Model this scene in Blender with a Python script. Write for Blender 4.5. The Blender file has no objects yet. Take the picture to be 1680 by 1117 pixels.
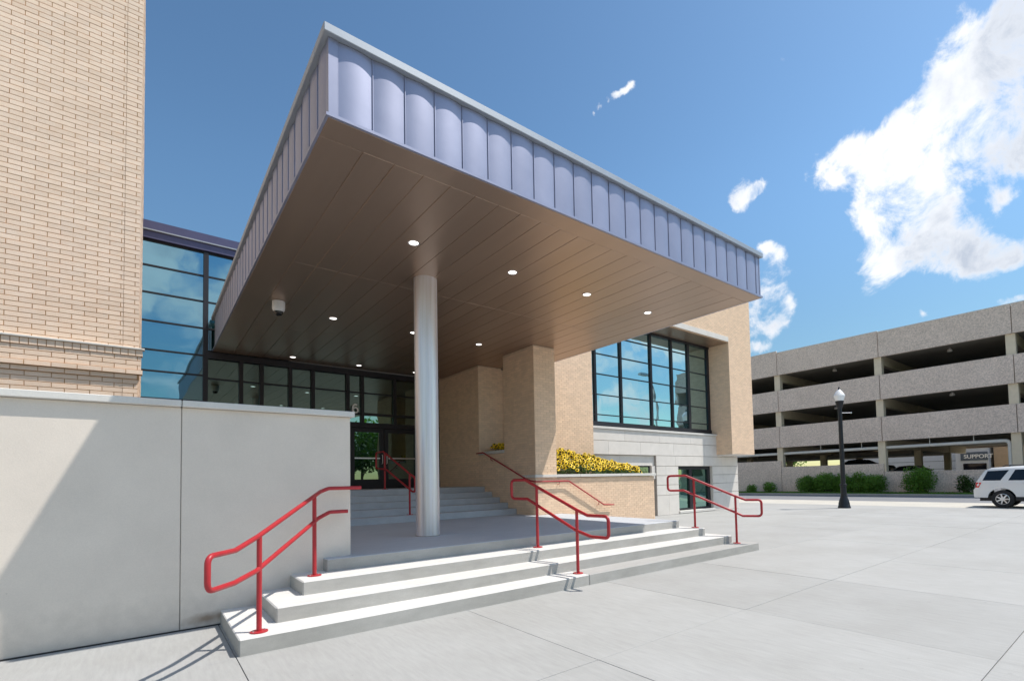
import bpy, bmesh, math, random
from mathutils import Vector, Matrix, noise
random.seed(7)
R = math.radians
sc = bpy.context.scene
col = sc.collection

# ------------------------------------------------------------------ camera
cam_d = bpy.data.cameras.new('camera')
cam = bpy.data.objects.new('camera', cam_d)
col.objects.link(cam)
sc.camera = cam
yaw, pit, rol = 0.68813, 0.04245, -0.02188
fw = Vector((math.sin(yaw), math.cos(yaw), 0)); rt = Vector((math.cos(yaw), -math.sin(yaw), 0)); up = Vector((0, 0, 1))
f2 = fw*math.cos(pit) + up*math.sin(pit); u2 = up*math.cos(pit) - fw*math.sin(pit)
r3 = rt*math.cos(rol) + u2*math.sin(rol); u3 = u2*math.cos(rol) - rt*math.sin(rol)
m = Matrix((r3, u3, -f2)).transposed().to_4x4()
m.translation = Vector((0, 0, 1.55))
cam.matrix_world = m
cam_d.sensor_width = 36
cam_d.lens = 818.83/1680*36
cam_d.shift_x = -(912.3-840)/1680
cam_d.shift_y = (752.1-558.5)/1680
cam_d.clip_start = 0.05
cam_d.clip_end = 3000

# ------------------------------------------------------------------ light
SUN = Vector((.44, -.32, 1)).normalized()
el = math.asin(SUN.z); az = math.atan2(SUN.x, SUN.y)
sd = bpy.data.lights.new('sun', 'SUN'); so = bpy.data.objects.new('sun', sd); col.objects.link(so)
so.rotation_euler = SUN.to_track_quat('Z', 'Y').to_euler()
sd.energy = 3.25; sd.angle = R(.53); sd.color = (1, .94, .86)
sc.view_settings.view_transform = 'Standard'
sc.view_settings.look = 'None'
sc.view_settings.exposure = 0.65
sc.view_settings.gamma = 1
sc.view_settings.use_curve_mapping = False

world = bpy.data.worlds.new('World'); sc.world = world; world.use_nodes = True
wt = world.node_tree; N = wt.nodes; Lk = wt.links
for n in list(N): N.remove(n)
def wn(t, **k):
    n = N.new(t)
    for a, b in k.items(): setattr(n, a, b)
    return n
def mth(op, a, b=None, c=None, clamp=False):
    n = N.new('ShaderNodeMath'); n.operation = op; n.use_clamp = clamp
    for i, v in enumerate((a, b, c)):
        if v is None: continue
        if isinstance(v, (int, float)): n.inputs[i].default_value = v
        else: Lk.new(v, n.inputs[i])
    return n.outputs[0]
out = wn('ShaderNodeOutputWorld'); bg = wn('ShaderNodeBackground')
sky = wn('ShaderNodeTexSky', sky_type='NISHITA', sun_disc=False)
sky.sun_elevation = el; sky.sun_rotation = az; sky.air_density = 1.0; sky.dust_density = .6; sky.ozone_density = 2.2; sky.altitude = 200
tc = wn('ShaderNodeTexCoord')
GEN = tc.outputs['Generated']
def noise_node(vec, scale, detail=6, rough=.55, dist=0.):
    n = wn('ShaderNodeTexNoise'); n.inputs['Scale'].default_value = scale; n.inputs['Detail'].default_value = detail
    n.inputs['Roughness'].default_value = rough; n.inputs['Distortion'].default_value = dist
    Lk.new(vec, n.inputs['Vector']); return n
def vm(op, a, b):
    n = wn('ShaderNodeVectorMath', operation=op)
    for i, v in enumerate((a, b)):
        if isinstance(v, (tuple, Vector)): n.inputs[i].default_value = v
        else: Lk.new(v, n.inputs[i])
    return n
w1 = noise_node(GEN, 14, 6, .6)
w1s = vm('SUBTRACT', w1.outputs['Color'], (.5, .5, .5))
w1m = vm('MULTIPLY', w1s.outputs[0], (.045, .045, .045))
wdir = vm('ADD', GEN, w1m.outputs[0]).outputs[0]
BL = [(83.1,33.8,.046),(79.4,33.5,.037),(82.5,30.1,.052),(80.0,29.5,.048),(76.5,30.4,.028),(83.8,25.8,.04),(80.2,26.3,.043),(77.2,26.9,.045),(73.5,28.6,.043),(70.4,29.0,.037),(69.2,27.9,.027),(75.2,25.2,.047),(72.7,24.4,.038),(77.9,23.9,.031),(83.0,24.9,.034),(82.0,22.0,.02),(76.0,21.0,.049),(73.0,19.1,.037),(78.6,19.3,.048),(81.0,17.6,.029),(74.6,22.4,.037),(82.6,17.8,.022),(61.4,28.0,.028),(60.3,27.6,.014),(62.6,28.3,.015),(63.9,22.2,.023),(62.7,23.2,.015),(63.4,18.3,.045),(62.2,15.9,.042),(64.0,16.8,.03),(47.6,38.3,.010),(46.7,37.9,.008),(45.7,37.5,.009),(44.9,37.0,.007),(49.3,38.7,.010),(48.5,38.5,.008),(44.2,34.0,.009),(44.9,34.6,.007),(43.5,33.5,.006),(82.0,13.8,.017),(76.3,14.1,.010),(83.2,14.0,.015),(61.7,13.1,.019),
      (87,32,.08),(90,27,.09),(92,36,.1),(130,17,.065),(134,9,.055),(124,8,.06),(138,16,.035),(126,14,.045),(130,7,.05),(137,7,.03),(178,22,.10),(184,14,.08),(176,10,.06),(181,18,.06),(88,18,.05),(98,24,.07),(110,20,.06),(114,27,.05)]
field = None
for a, e, r in BL:
    d = Vector((math.sin(R(a))*math.cos(R(e)), math.cos(R(a))*math.cos(R(e)), math.sin(R(e))))
    dn = vm('DISTANCE', wdir, tuple(d))
    v = mth('MULTIPLY', dn.outputs['Value'], 1/(r*.92)); v = mth('MULTIPLY', v, v)
    v = mth('POWER', 2.718, mth('MULTIPLY', v, -1.0))
    field = v if field is None else mth('ADD', field, v)
field = mth('ADD', mth('MINIMUM', field, 1.15), -.56)
n2 = noise_node(GEN, 13, 10, .66, .4)
edge = mth('MULTIPLY_ADD', n2.outputs['Fac'], 2.9, -1.45)
f1 = mth('ADD', field, edge)
# scattered cumulus over the rest of the sky
sep = wn('ShaderNodeSeparateXYZ'); Lk.new(GEN, sep.inputs[0])
cen = Vector((math.sin(R(36))*math.cos(R(25)), math.cos(R(36))*math.cos(R(25)), math.sin(R(25))))
dt = vm('DOT_PRODUCT', GEN, tuple(cen)).outputs['Value']
gate = mth('MULTIPLY_ADD', dt, -7, 3.6, clamp=True)
n3 = noise_node(vm('MULTIPLY', GEN, (1, 1, 2.0)).outputs[0], 2.6, 8, .55, .2)
f3 = mth('MULTIPLY_ADD', n3.outputs['Fac'], 7.0, -3.75)
f3 = mth('ADD', f3, mth('MULTIPLY_ADD', gate, 4, -4))
fall = mth('MAXIMUM', f1, f3)
mask = wn('ShaderNodeMapRange', interpolation_type='SMOOTHSTEP')
Lk.new(fall, mask.inputs['Value']); mask.inputs['From Min'].default_value = .0; mask.inputs['From Max'].default_value = .7
above = mth('MULTIPLY_ADD', sep.outputs['Z'], 20, 0, clamp=True)
mk = mth('MULTIPLY', mask.outputs['Result'], above)
mk = mth('MULTIPLY', mk, .97)
n4 = noise_node(GEN, 5.5, 8, .55, .3)
thick = mth('MULTIPLY_ADD', fall, 1.1, -.15, clamp=True)
sh = wn('ShaderNodeMapRange', interpolation_type='SMOOTHSTEP')
Lk.new(n4.outputs['Fac'], sh.inputs['Value']); sh.inputs['From Min'].default_value = .42; sh.inputs['From Max'].default_value = .62
shade = mth('MULTIPLY', sh.outputs['Result'], thick)
CC = wn('ShaderNodeMix', data_type='RGBA'); Lk.new(shade, CC.inputs['Factor'])
CC.inputs['A'].default_value = (6.9, 7.0, 7.2, 1); CC.inputs['B'].default_value = (3.7, 4.1, 4.8, 1)
gam = wn('ShaderNodeGamma'); gam.inputs['Gamma'].default_value = 1.5; Lk.new(sky.outputs[0], gam.inputs['Color'])
tint = wn('ShaderNodeMix', data_type='RGBA', blend_type='MULTIPLY'); tint.inputs['Factor'].default_value = 1
sepz = wn('ShaderNodeSeparateXYZ'); Lk.new(GEN, sepz.inputs[0])
hf = wn('ShaderNodeMapRange', interpolation_type='SMOOTHSTEP'); Lk.new(sepz.outputs['Z'], hf.inputs['Value'])
hf.inputs['From Min'].default_value = .12; hf.inputs['From Max'].default_value = .52; hf.inputs['To Min'].default_value = .55; hf.inputs['To Max'].default_value = 1.0
gs = vm('SCALE', gam.outputs[0], (1, 1, 1)); Lk.new(hf.outputs[0], gs.inputs['Scale'])
Lk.new(gs.outputs[0], tint.inputs['A']); tint.inputs['B'].default_value = (.73, .72, .55, 1)
mx = wn('ShaderNodeMix', data_type='RGBA'); Lk.new(mk, mx.inputs['Factor'])
Lk.new(tint.outputs['Result'], mx.inputs['A']); Lk.new(CC.outputs['Result'], mx.inputs['B'])
Lk.new(mx.outputs['Result'], bg.inputs['Color']); bg.inputs['Strength'].default_value = .1
Lk.new(bg.outputs[0], out.inputs[0])

# ------------------------------------------------------------------ materials
def material(name, base, rough=.7, metal=0., var=.12, vscale=3., grain=.0, gscale=60., bump=0., bscale=80., spec=.5,
             base2=None, island=0., stretch=None, coat=0., emit=None, rvar=0.):
    mt = bpy.data.materials.new(name); mt.use_nodes = True
    nt = mt.node_tree; b = nt.nodes['Principled BSDF']
    b.inputs['Roughness'].default_value = rough; b.inputs['Metallic'].default_value = metal
    b.inputs['Specular IOR Level'].default_value = spec
    if coat: b.inputs['Coat Weight'].default_value = coat; b.inputs['Coat Roughness'].default_value = .05
    tcn = nt.nodes.new('ShaderNodeTexCoord'); mp = nt.nodes.new('ShaderNodeMapping')
    g = nt.nodes.new('ShaderNodeNewGeometry')
    nt.links.new(g.outputs['Position'], mp.inputs['Vector'])
    if stretch: mp.inputs['Scale'].default_value = stretch
    n1 = nt.nodes.new('ShaderNodeTexNoise'); n1.inputs['Scale'].default_value = vscale; n1.inputs['Detail'].default_value = 5; n1.inputs['Roughness'].default_value = .6
    nt.links.new(mp.outputs[0], n1.inputs['Vector'])
    mxn = nt.nodes.new('ShaderNodeMix'); mxn.data_type = 'RGBA'
    lo = tuple(c*(1-var) for c in base) if base2 is None else base2
    hi = tuple(min(1, c*(1+var)) for c in base) if base2 is None else base
    mr = nt.nodes.new('ShaderNodeMapRange'); mr.inputs['From Min'].default_value = .3; mr.inputs['From Max'].default_value = .7
    nt.links.new(n1.outputs['Fac'], mr.inputs['Value']); nt.links.new(mr.outputs[0], mxn.inputs['Factor'])
    mxn.inputs['A'].default_value = (*lo, 1); mxn.inputs['B'].default_value = (*hi, 1)
    cur = mxn.outputs['Result']
    def mul(cur, facout, lo, hi):
        r = nt.nodes.new('ShaderNodeMapRange'); r.inputs['To Min'].default_value = lo; r.inputs['To Max'].default_value = hi
        nt.links.new(facout, r.inputs['Value'])
        v = nt.nodes.new('ShaderNodeVectorMath'); v.operation = 'SCALE'
        nt.links.new(cur, v.inputs[0]); nt.links.new(r.outputs[0], v.inputs['Scale'])
        return v.outputs[0]
    if island:
        oi = nt.nodes.new('ShaderNodeObjectInfo')
        a = nt.nodes.new('ShaderNodeMath'); a.operation = 'ADD'
        nt.links.new(g.outputs['Random Per Island'], a.inputs[0]); nt.links.new(oi.outputs['Random'], a.inputs[1])
        fr = nt.nodes.new('ShaderNodeMath'); fr.operation = 'FRACT'; nt.links.new(a.outputs[0], fr.inputs[0])
        cur = mul(cur, fr.outputs[0], 1-island, 1+island*.6)
    if grain:
        n3_ = nt.nodes.new('ShaderNodeTexNoise'); n3_.inputs['Scale'].default_value = gscale; n3_.inputs['Detail'].default_value = 3
        nt.links.new(g.outputs['Position'], n3_.inputs['Vector'])
        r = nt.nodes.new('ShaderNodeMapRange'); r.inputs['From Min'].default_value = .3; r.inputs['From Max'].default_value = .7
        nt.links.new(n3_.outputs['Fac'], r.inputs['Value'])
        cur = mul(cur, r.outputs[0], 1-grain, 1+grain)
    nt.links.new(cur, b.inputs['Base Color'])
    if rvar:
        r = nt.nodes.new('ShaderNodeMapRange'); r.inputs['To Min'].default_value = max(.02, rough-rvar); r.inputs['To Max'].default_value = min(1, rough+rvar)
        nt.links.new(n1.outputs['Fac'], r.inputs['Value']); nt.links.new(r.outputs[0], b.inputs['Roughness'])
    if bump:
        nb = nt.nodes.new('ShaderNodeTexNoise'); nb.inputs['Scale'].default_value = bscale; nb.inputs['Detail'].default_value = 3
        nt.links.new(mp.outputs[0], nb.inputs['Vector'])
        bp = nt.nodes.new('ShaderNodeBump'); bp.inputs['Strength'].default_value = bump; bp.inputs['Distance'].default_value = .01
        nt.links.new(nb.outputs['Fac'], bp.inputs['Height']); nt.links.new(bp.outputs[0], b.inputs['Normal'])
    if emit:
        b.inputs['Emission Color'].default_value = (*emit[0], 1); b.inputs['Emission Strength'].default_value = emit[1]
    return mt

M = {}
M['tower_brick'] = material('pale_cream_brick', (.86, .685, .545), .85, var=.06, vscale=6, grain=.06, gscale=120, bump=.25, island=.08, base2=(.83, .63, .475))
M['tower_mortar'] = material('tan_mortar', (.55, .335, .18), .95, var=.15, vscale=8, bump=.2)
M['brick'] = material('buff_brick', (.81, .60, .425), .85, var=.05, vscale=5, grain=.05, gscale=120, bump=.2, island=.08)
M['mortar'] = material('buff_mortar', (.67, .50, .355), .95, var=.12, vscale=8)
M['stone'] = material('pale_limestone', (.70, .66, .61), .8, var=.05, vscale=3, grain=.04, gscale=70, island=.05, bump=.1)
M['stone_joint'] = material('grey_sealant', (.40, .37, .34), .9)
M['precast'] = material('white_precast_concrete', (.72, .645, .565), .8, var=.05, vscale=1.6, grain=.03, gscale=90, bump=.08)
M['coping'] = material('pale_cast_coping', (.66, .64, .60), .75, var=.05, vscale=3, grain=.03, bump=.08)
def concrete(name, base, warm, streak=(1, 1, 1), spots=.0):
    mt = material(name, base, .88, var=.06, vscale=.7, grain=.06, gscale=140, bump=.22, bscale=170, base2=warm, island=.05)
    nt = mt.node_tree; b = nt.nodes['Principled BSDF']
    src = b.inputs['Base Color'].links[0].from_socket
    g = nt.nodes.new('ShaderNodeNewGeometry'); mp = nt.nodes.new('ShaderNodeMapping'); mp.inputs['Scale'].default_value = streak
    nt.links.new(g.outputs['Position'], mp.inputs[0])
    n = nt.nodes.new('ShaderNodeTexNoise'); n.inputs['Scale'].default_value = 4; n.inputs['Detail'].default_value = 6; n.inputs['Roughness'].default_value = .65
    nt.links.new(mp.outputs[0], n.inputs['Vector'])
    r = nt.nodes.new('ShaderNodeMapRange'); r.inputs['From Min'].default_value = .3; r.inputs['From Max'].default_value = .7; r.inputs['To Min'].default_value = .92; r.inputs['To Max'].default_value = 1.07
    nt.links.new(n.outputs['Fac'], r.inputs['Value'])
    v = nt.nodes.new('ShaderNodeVectorMath'); v.operation = 'SCALE'; nt.links.new(src, v.inputs[0]); nt.links.new(r.outputs[0], v.inputs['Scale'])
    cur = v.outputs[0]
    if spots:
        vo = nt.nodes.new('ShaderNodeTexVoronoi'); vo.inputs['Scale'].default_value = 3.3; nt.links.new(g.outputs['Position'], vo.inputs['Vector'])
        r2 = nt.nodes.new('ShaderNodeMapRange'); r2.inputs['From Min'].default_value = .035; r2.inputs['From Max'].default_value = .075; r2.inputs['To Min'].default_value = 1-spots; r2.inputs['To Max'].default_value = 1
        nt.links.new(vo.outputs['Distance'], r2.inputs['Value'])
        v2 = nt.nodes.new('ShaderNodeVectorMath'); v2.operation = 'SCALE'; nt.links.new(cur, v2.inputs[0]); nt.links.new(r2.outputs[0], v2.inputs['Scale']); cur = v2.outputs[0]
    nt.links.new(cur, b.inputs['Base Color'])
    return mt
M['slab'] = concrete('broomed_plaza_concrete', (.375, .378, .372), (.33, .33, .32), (7, .8, 1), .12)
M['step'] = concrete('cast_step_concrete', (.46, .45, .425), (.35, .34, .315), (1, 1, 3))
M['tread'] = concrete('sun_brightened_broomed_tread', (.64, .63, .61), (.60, .59, .57), (1, 6, 1))  # pale tops, raised above the riser colour to paint in their sunlit brightness
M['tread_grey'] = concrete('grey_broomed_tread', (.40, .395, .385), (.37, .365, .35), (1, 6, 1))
M['landing'] = concrete('shade_blue_landing_concrete', (.50, .525, .56), (.45, .475, .51), (1, 6, 1))  # blue of the sky-lit shade is mixed into this base colour
M['joint'] = material('dark_joint_sand', (.22, .21, .20), .95)
M['asphalt'] = concrete('grey_asphalt', (.21, .22, .24), (.18, .185, .20), (3, 1, 1))
M['road'] = concrete('road_concrete', (.52, .50, .45), (.45, .43, .385), (1, 5, 1))
M['walk'] = concrete('sidewalk_concrete', (.40, .41, .41), (.36, .36, .36), (5, 1, 1))
M['earth'] = material('dry_ground', (.16, .15, .11), .95, var=.3, vscale=.2)
M['grass'] = material('lawn_green', (.035, .08, .015), .8, var=.4, vscale=.6, grain=.3, gscale=40)
M['soffit'] = material('bronze_soffit_metal', (.43, .31, .232), .36, .7, var=.05, vscale=1.2, island=.035, stretch=(2, .2, 1), rvar=.05)
M['fascia'] = material('zinc_blue_metal', (.31, .325, .43), .42, .5, var=.05, vscale=2, island=.07, rvar=.06)
M['trim'] = material('pale_metal_flashing', (.33, .365, .41), .45, .3, var=.04)
M['seam'] = material('shadow_gap', (.03, .028, .027), .8)
M['core'] = material('canopy_core', (.05, .045, .04), .9)
M['frame'] = material('dark_bronze_frame', (.022, .022, .028), .45, .3, var=.1)
M['bluefascia'] = material('navy_metal_fascia', (.085, .085, .16), .4, .4, var=.06)
M['red'] = material('red_painted_steel', (.40, .016, .024), .42, var=.08, vscale=9, coat=.12)
M['steel'] = material('mill_scale_steel', (.86, .87, .94), .38, .7, var=.2, vscale=4, stretch=(4, 4, .10), rvar=.12, base2=(.70, .68, .68), bump=.15, bscale=30)
M['black'] = material('black_painted_iron', (.012, .014, .02), .35, .2)
M['globe'] = material('white_lamp_globe', (.85, .87, .88), .25, var=.01)
M['white_plastic'] = material('white_plastic', (.75, .75, .75), .35, var=.02)
M['dark_dome'] = material('smoked_dome', (.015, .015, .015), .08)
M['lens'] = material('lit_lamp_lens', (.9, .9, .88), .3, emit=((1, .96, .9), 2.2))
M['alum'] = material('brushed_aluminium', (.7, .7, .72), .3, .9)
M['letter'] = material('white_letter', (.92, .92, .90), .5, var=.02)
M['agg'] = material('exposed_aggregate', (.74, .62, .54), .95, var=.08, vscale=.7, grain=.24, gscale=14, base2=(.66, .55, .475), bump=.35, bscale=26)
M['post'] = material('beige_painted_concrete', (.74, .64, .49), .85, var=.06)
M['slabg'] = material('garage_slab_concrete', (.30, .28, .25), .9, var=.12, vscale=.5)
M['pipe'] = material('white_drain_pipe', (.72, .72, .70), .5, var=.05)
M['soil'] = material('planter_soil', (.05, .035, .022), .95, var=.3, vscale=8)
M['petal'] = material('yellow_petal', (.92, .64, .012), .6, var=.08, vscale=12, island=.15)
M['cone'] = material('dark_flower_centre', (.022, .010, .006), .8)
def leafmat(name, base):
    mt = material(name, base, .55, var=.35, vscale=1.2, island=.45, spec=.35)
    nt = mt.node_tree; b = nt.nodes['Principled BSDF']; o = nt.nodes['Material Output']
    tr = nt.nodes.new('ShaderNodeBsdfTranslucent'); tr.inputs['Color'].default_value = (base[0]*2.2, base[1]*2.0, base[2]*1.2, 1)
    ms = nt.nodes.new('ShaderNodeMixShader'); ms.inputs[0].default_value = .28
    nt.links.new(b.outputs[0], ms.inputs[1]); nt.links.new(tr.outputs[0], ms.inputs[2]); nt.links.new(ms.outputs[0], o.inputs[0])
    return mt
M['leaf'] = leafmat('shrub_leaf', (.11, .24, .035))
M['leaf2'] = leafmat('dark_leaf', (.045, .095, .02))
M['bark'] = material('bark', (.10, .075, .05), .95, var=.3, vscale=6)
M['carpaint'] = material('white_car_paint', (.74, .75, .76), .3, var=.01, coat=1.)
M['darkpaint'] = material('dark_car_paint', (.02, .022, .028), .3, var=.05, coat=1.)
M['silver'] = material('silver_car_paint', (.42, .38, .36), .3, .5, var=.02, coat=1.)
M['carglass'] = material('car_glass', (.008, .010, .016), .05, var=.0)
M['tyre'] = material('tyre_rubber', (.018, .018, .02), .8)
M['redlens'] = material('red_tail_lens', (.62, .012, .015), .15, var=.02, coat=1.)
M['clear'] = material('clear_tail_lens', (.8, .7, .7), .15, var=.02)
M['pale'] = material('pale_siding', (.60, .64, .70), .7, var=.03)
M['dark_sign'] = material('dark_sign_band', (.10, .13, .17), .6)
M['tan'] = material('tan_siding', (.55, .40, .26), .8, var=.08)
M['inside'] = material('interior_dark', (.03, .03, .03), .9)
def glassmat(name, tintc, body, refl):
    mt = bpy.data.materials.new(name); mt.use_nodes = True; nt = mt.node_tree
    for n in list(nt.nodes): nt.nodes.remove(n)
    o = nt.nodes.new('ShaderNodeOutputMaterial'); g = nt.nodes.new('ShaderNodeBsdfGlossy'); d = nt.nodes.new('ShaderNodeBsdfDiffuse')
    g.inputs['Color'].default_value = (*tintc, 1); g.inputs['Roughness'].default_value = .012
    d.inputs['Color'].default_value = (*body, 1)
    lw = nt.nodes.new('ShaderNodeFresnel'); lw.inputs['IOR'].default_value = 1.5
    r = nt.nodes.new('ShaderNodeMapRange'); r.inputs['From Min'].default_value = .04; r.inputs['From Max'].default_value = 1; r.inputs['To Min'].default_value = refl; r.inputs['To Max'].default_value = 1
    nt.links.new(lw.outputs[0], r.inputs['Value'])
    # slight roller wave of tempered panes, plus a small tilt per pane
    ge = nt.nodes.new('ShaderNodeNewGeometry'); n = nt.nodes.new('ShaderNodeTexNoise'); n.inputs['Scale'].default_value = 1.3; n.inputs['Detail'].default_value = 1
    nt.links.new(ge.outputs['Position'], n.inputs['Vector'])
    bp = nt.nodes.new('ShaderNodeBump'); bp.inputs['Strength'].default_value = .12; bp.inputs['Distance'].default_value = .03
    nt.links.new(n.outputs['Fac'], bp.inputs['Height']); nt.links.new(bp.outputs[0], g.inputs['Normal'])
    mixs = nt.nodes.new('ShaderNodeMixShader'); nt.links.new(r.outputs[0], mixs.inputs[0])
    nt.links.new(d.outputs[0], mixs.inputs[1]); nt.links.new(g.outputs[0], mixs.inputs[2]); nt.links.new(mixs.outputs[0], o.inputs[0])
    return mt
M['glass'] = glassmat('teal_reflective_glass', (.31, .55, .67), (.015, .055, .065), .60)
M['glassbright'] = glassmat('bright_reflective_glass', (.56, .80, .86), (.02, .075, .075), .72)
M['glassdark'] = glassmat('dark_green_glass', (.34, .50, .48), (.010, .022, .018), .5)
M['glassgreen'] = glassmat('green_window_glass', (.38, .62, .55), (.015, .05, .035), .6)

# ------------------------------------------------------------------ mesh helpers
class MB:
    def __init__(s): s.v = []; s.f = []; s.m = []
    def add(s, vs, fs, mi=0):
        b = len(s.v); s.v += [tuple(v) for v in vs]; s.f += [tuple(b+i for i in f) for f in fs]; s.m += [mi]*len(fs)
    def box(s, x0, x1, y0, y1, z0, z1, mi=0, X=None):
        vs = [(x0,y0,z0),(x1,y0,z0),(x1,y1,z0),(x0,y1,z0),(x0,y0,z1),(x1,y0,z1),(x1,y1,z1),(x0,y1,z1)]
        if X: vs = [X(v) for v in vs]
        s.add(vs, [(0,3,2,1),(4,5,6,7),(0,1,5,4),(1,2,6,5),(2,3,7,6),(3,0,4,7)], mi)
    def mesh(s, name, smooth=False):
        me = bpy.data.meshes.new(name); me.from_pydata(s.v, [], s.f); me.update()
        if smooth: me.polygons.foreach_set('use_smooth', [True]*len(me.polygons))
        return me
W = {}
def setp(o, label=None, cat=None, group=None, kind=None):
    if label: o['label'] = label
    if cat: o['category'] = cat
    if group: o['group'] = group
    if kind: o['kind'] = kind
    return o
def thing(name, label, cat, loc=(0, 0, 0), group=None):
    o = bpy.data.objects.new(name, None); col.objects.link(o); o.location = loc; o.empty_display_size = .2
    W[o] = Vector(loc); return setp(o, label, cat, group)
def place(name, me, mat, parent=None, loc=(0, 0, 0), label=None, kind=None, cat=None, group=None, rot=None):
    if isinstance(me, MB): me = me.mesh(name)
    if mat is not None and not me.materials:
        for q in (mat if isinstance(mat, (list, tuple)) else [mat]): me.materials.append(q)
    o = bpy.data.objects.new(name, me); col.objects.link(o)
    W[o] = Vector(loc)
    if parent is not None: o.parent = parent; o.location = Vector(loc)-W[parent]
    else: o.location = loc
    if rot: o.rotation_euler = rot
    return setp(o, label, cat, group, kind)
def bevel(me, w, seg=1):
    bm = bmesh.new(); bm.from_mesh(me)
    bmesh.ops.bevel(bm, geom=list(bm.edges), offset=w, segments=seg, affect='EDGES', clamp_overlap=True)
    bm.to_mesh(me); bm.free(); return me
def boxmesh(name, x0, x1, y0, y1, z0, z1, bev=0, seg=1):
    b = MB(); b.box(x0, x1, y0, y1, z0, z1); me = b.mesh(name)
    return bevel(me, bev, seg) if bev else me
def prism(name, poly, z0, z1, bev=0):
    b = MB(); n = len(poly)
    b.add([(x, y, z0) for x, y in poly]+[(x, y, z1) for x, y in poly],
          [tuple(reversed(range(n))), tuple(range(n, 2*n))]+[(i, (i+1) % n, n+(i+1) % n, n+i) for i in range(n)])
    me = b.mesh(name); return bevel(me, bev) if bev else me
def fillet(pts, r, seg=6):
    pts = [Vector(p) for p in pts]; o = [pts[0]]
    for i in range(1, len(pts)-1):
        a, b, c = pts[i-1], pts[i], pts[i+1]
        d1 = (a-b); d2 = (c-b); l1, l2 = d1.length, d2.length; d1.normalize(); d2.normalize()
        ang = d1.angle(d2)
        if ang > 3.1: o.append(b); continue
        t = min(r/math.tan(ang/2), l1*.49, l2*.49)
        p, q = b+d1*t, b+d2*t
        for k in range(seg+1):
            u = k/seg; o.append(p*(1-u)**2+b*2*u*(1-u)+q*u*u)
    o.append(pts[-1]); return o
def tube(mb, pts, r, seg=12, mi=0, cap=True):
    pts = [Vector(p) for p in pts]; n = len(pts); rr = r if isinstance(r, (list, tuple)) else [r]*n
    T = [(pts[min(i+1, n-1)]-pts[max(i-1, 0)]).normalized() for i in range(n)]
    u = T[0].orthogonal().normalized(); vs = []
    for i in range(n):
        u = (u-T[i]*u.dot(T[i])).normalized(); w = T[i].cross(u)
        for k in range(seg):
            a = 2*math.pi*k/seg; vs.append(pts[i]+(u*math.cos(a)+w*math.sin(a))*rr[i])
    fs = [(i*seg+k, i*seg+(k+1) % seg, (i+1)*seg+(k+1) % seg, (i+1)*seg+k) for i in range(n-1) for k in range(seg)]
    if cap: fs += [tuple(reversed(range(seg))), tuple(range((n-1)*seg, n*seg))]
    mb.add(vs, fs, mi)
def lathe(mb, prof, cx=0, cy=0, seg=24, mi=0):
    pts = [(cx, cy, z) for r, z in prof]; vs = []
    for r, z in prof:
        for k in range(seg):
            a = 2*math.pi*k/seg; vs.append((cx+r*math.cos(a), cy+r*math.sin(a), z))
    n = len(prof)
    fs = [(i*seg+k, i*seg+(k+1) % seg, (i+1)*seg+(k+1) % seg, (i+1)*seg+k) for i in range(n-1) for k in range(seg)]
    fs += [tuple(reversed(range(seg))), tuple(range((n-1)*seg, n*seg))]
    mb.add(vs, fs, mi)
def smooth(me, ang=40):
    me.polygons.foreach_set('use_smooth', [True]*len(me.polygons))
    try: me.set_sharp_from_angle(angle=R(ang))
    except Exception: pass
    return me

def brick_field(parent, O, U, Nn, w, h, L, C, mat, joint=.010, proud=.008, single=0, maskf=None, name='brick', start=0, key=None, shift=0.):
    """lays one wall face of bricks: O corner, U along, Nn outward; 'single' bricks as own parts, the rest joined"""
    O = Vector(O); U = Vector(U); Nn = Vector(Nn); Z = Vector((0, 0, 1))
    full = []; rest = []
    rows = int(h/C+.001)
    for r in range(rows):
        z0 = r*C+joint/2; z1 = (r+1)*C-joint/2
        x = -L*(.5 if (r+start) % 2 else 0)+shift
        while x < w-.01:
            a, b = max(x+joint/2, 0.002), min(x+L-joint/2, w-.002)
            if b-a > .03 and (maskf is None or maskf(a, b, z0, z1)):
                isfull = (b-a) > L-joint-.004
                (full if isfull else rest).append((a, b, z0, z1))
            x += L
    if key: full.sort(key=key)
    sg = full[:single]; rest += full[single:]
    if sg:
        bw = L-joint; bh = C-joint; mb = MB()
        t = [(0, 0), (bw, 0), (bw, bh), (0, bh)]; e = .002
        ti = [(e, e), (bw-e, e), (bw-e, bh-e), (e, bh-e)]
        vs = [U*a+Z*b for a, b in t]+[U*a+Z*b+Nn*(proud-.001) for a, b in t]+[U*a+Z*b+Nn*proud for a, b in ti]
        fs = [(8, 9, 10, 11)]+[(i, (i+1) % 4, 4+(i+1) % 4, 4+i) for i in range(4)]+[(4+i, 4+(i+1) % 4, 8+(i+1) % 4, 8+i) for i in range(4)]
        if U.cross(Z).dot(Nn) < 0: fs = [tuple(reversed(f)) for f in fs]
        mb.add(vs, fs); me = mb.mesh(name); me.materials.append(mat)
        for a, b, z0, z1 in sg:
            j = Nn*random.uniform(-.0015, .0015)
            place(name, me, None, parent, O+U*a+Z*z0+j)
    if rest:
        mb = MB()
        for a, b, z0, z1 in rest:
            p = proud+random.uniform(-.0015, .0015)
            c4 = [(a, z0), (b, z0), (b, z1), (a, z1)]
            vs = [O+U*q+Z*z for q, z in c4]+[O+U*q+Z*z+Nn*p for q, z in c4]
            fs = [(4, 5, 6, 7)]+[(i, (i+1) % 4, 4+(i+1) % 4, 4+i) for i in range(4)]
            if U.cross(Z).dot(Nn) < 0: fs = [tuple(reversed(f)) for f in fs]
            mb.add(vs, fs)
        place(name, mb, mat, parent, kind='stuff')

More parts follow.
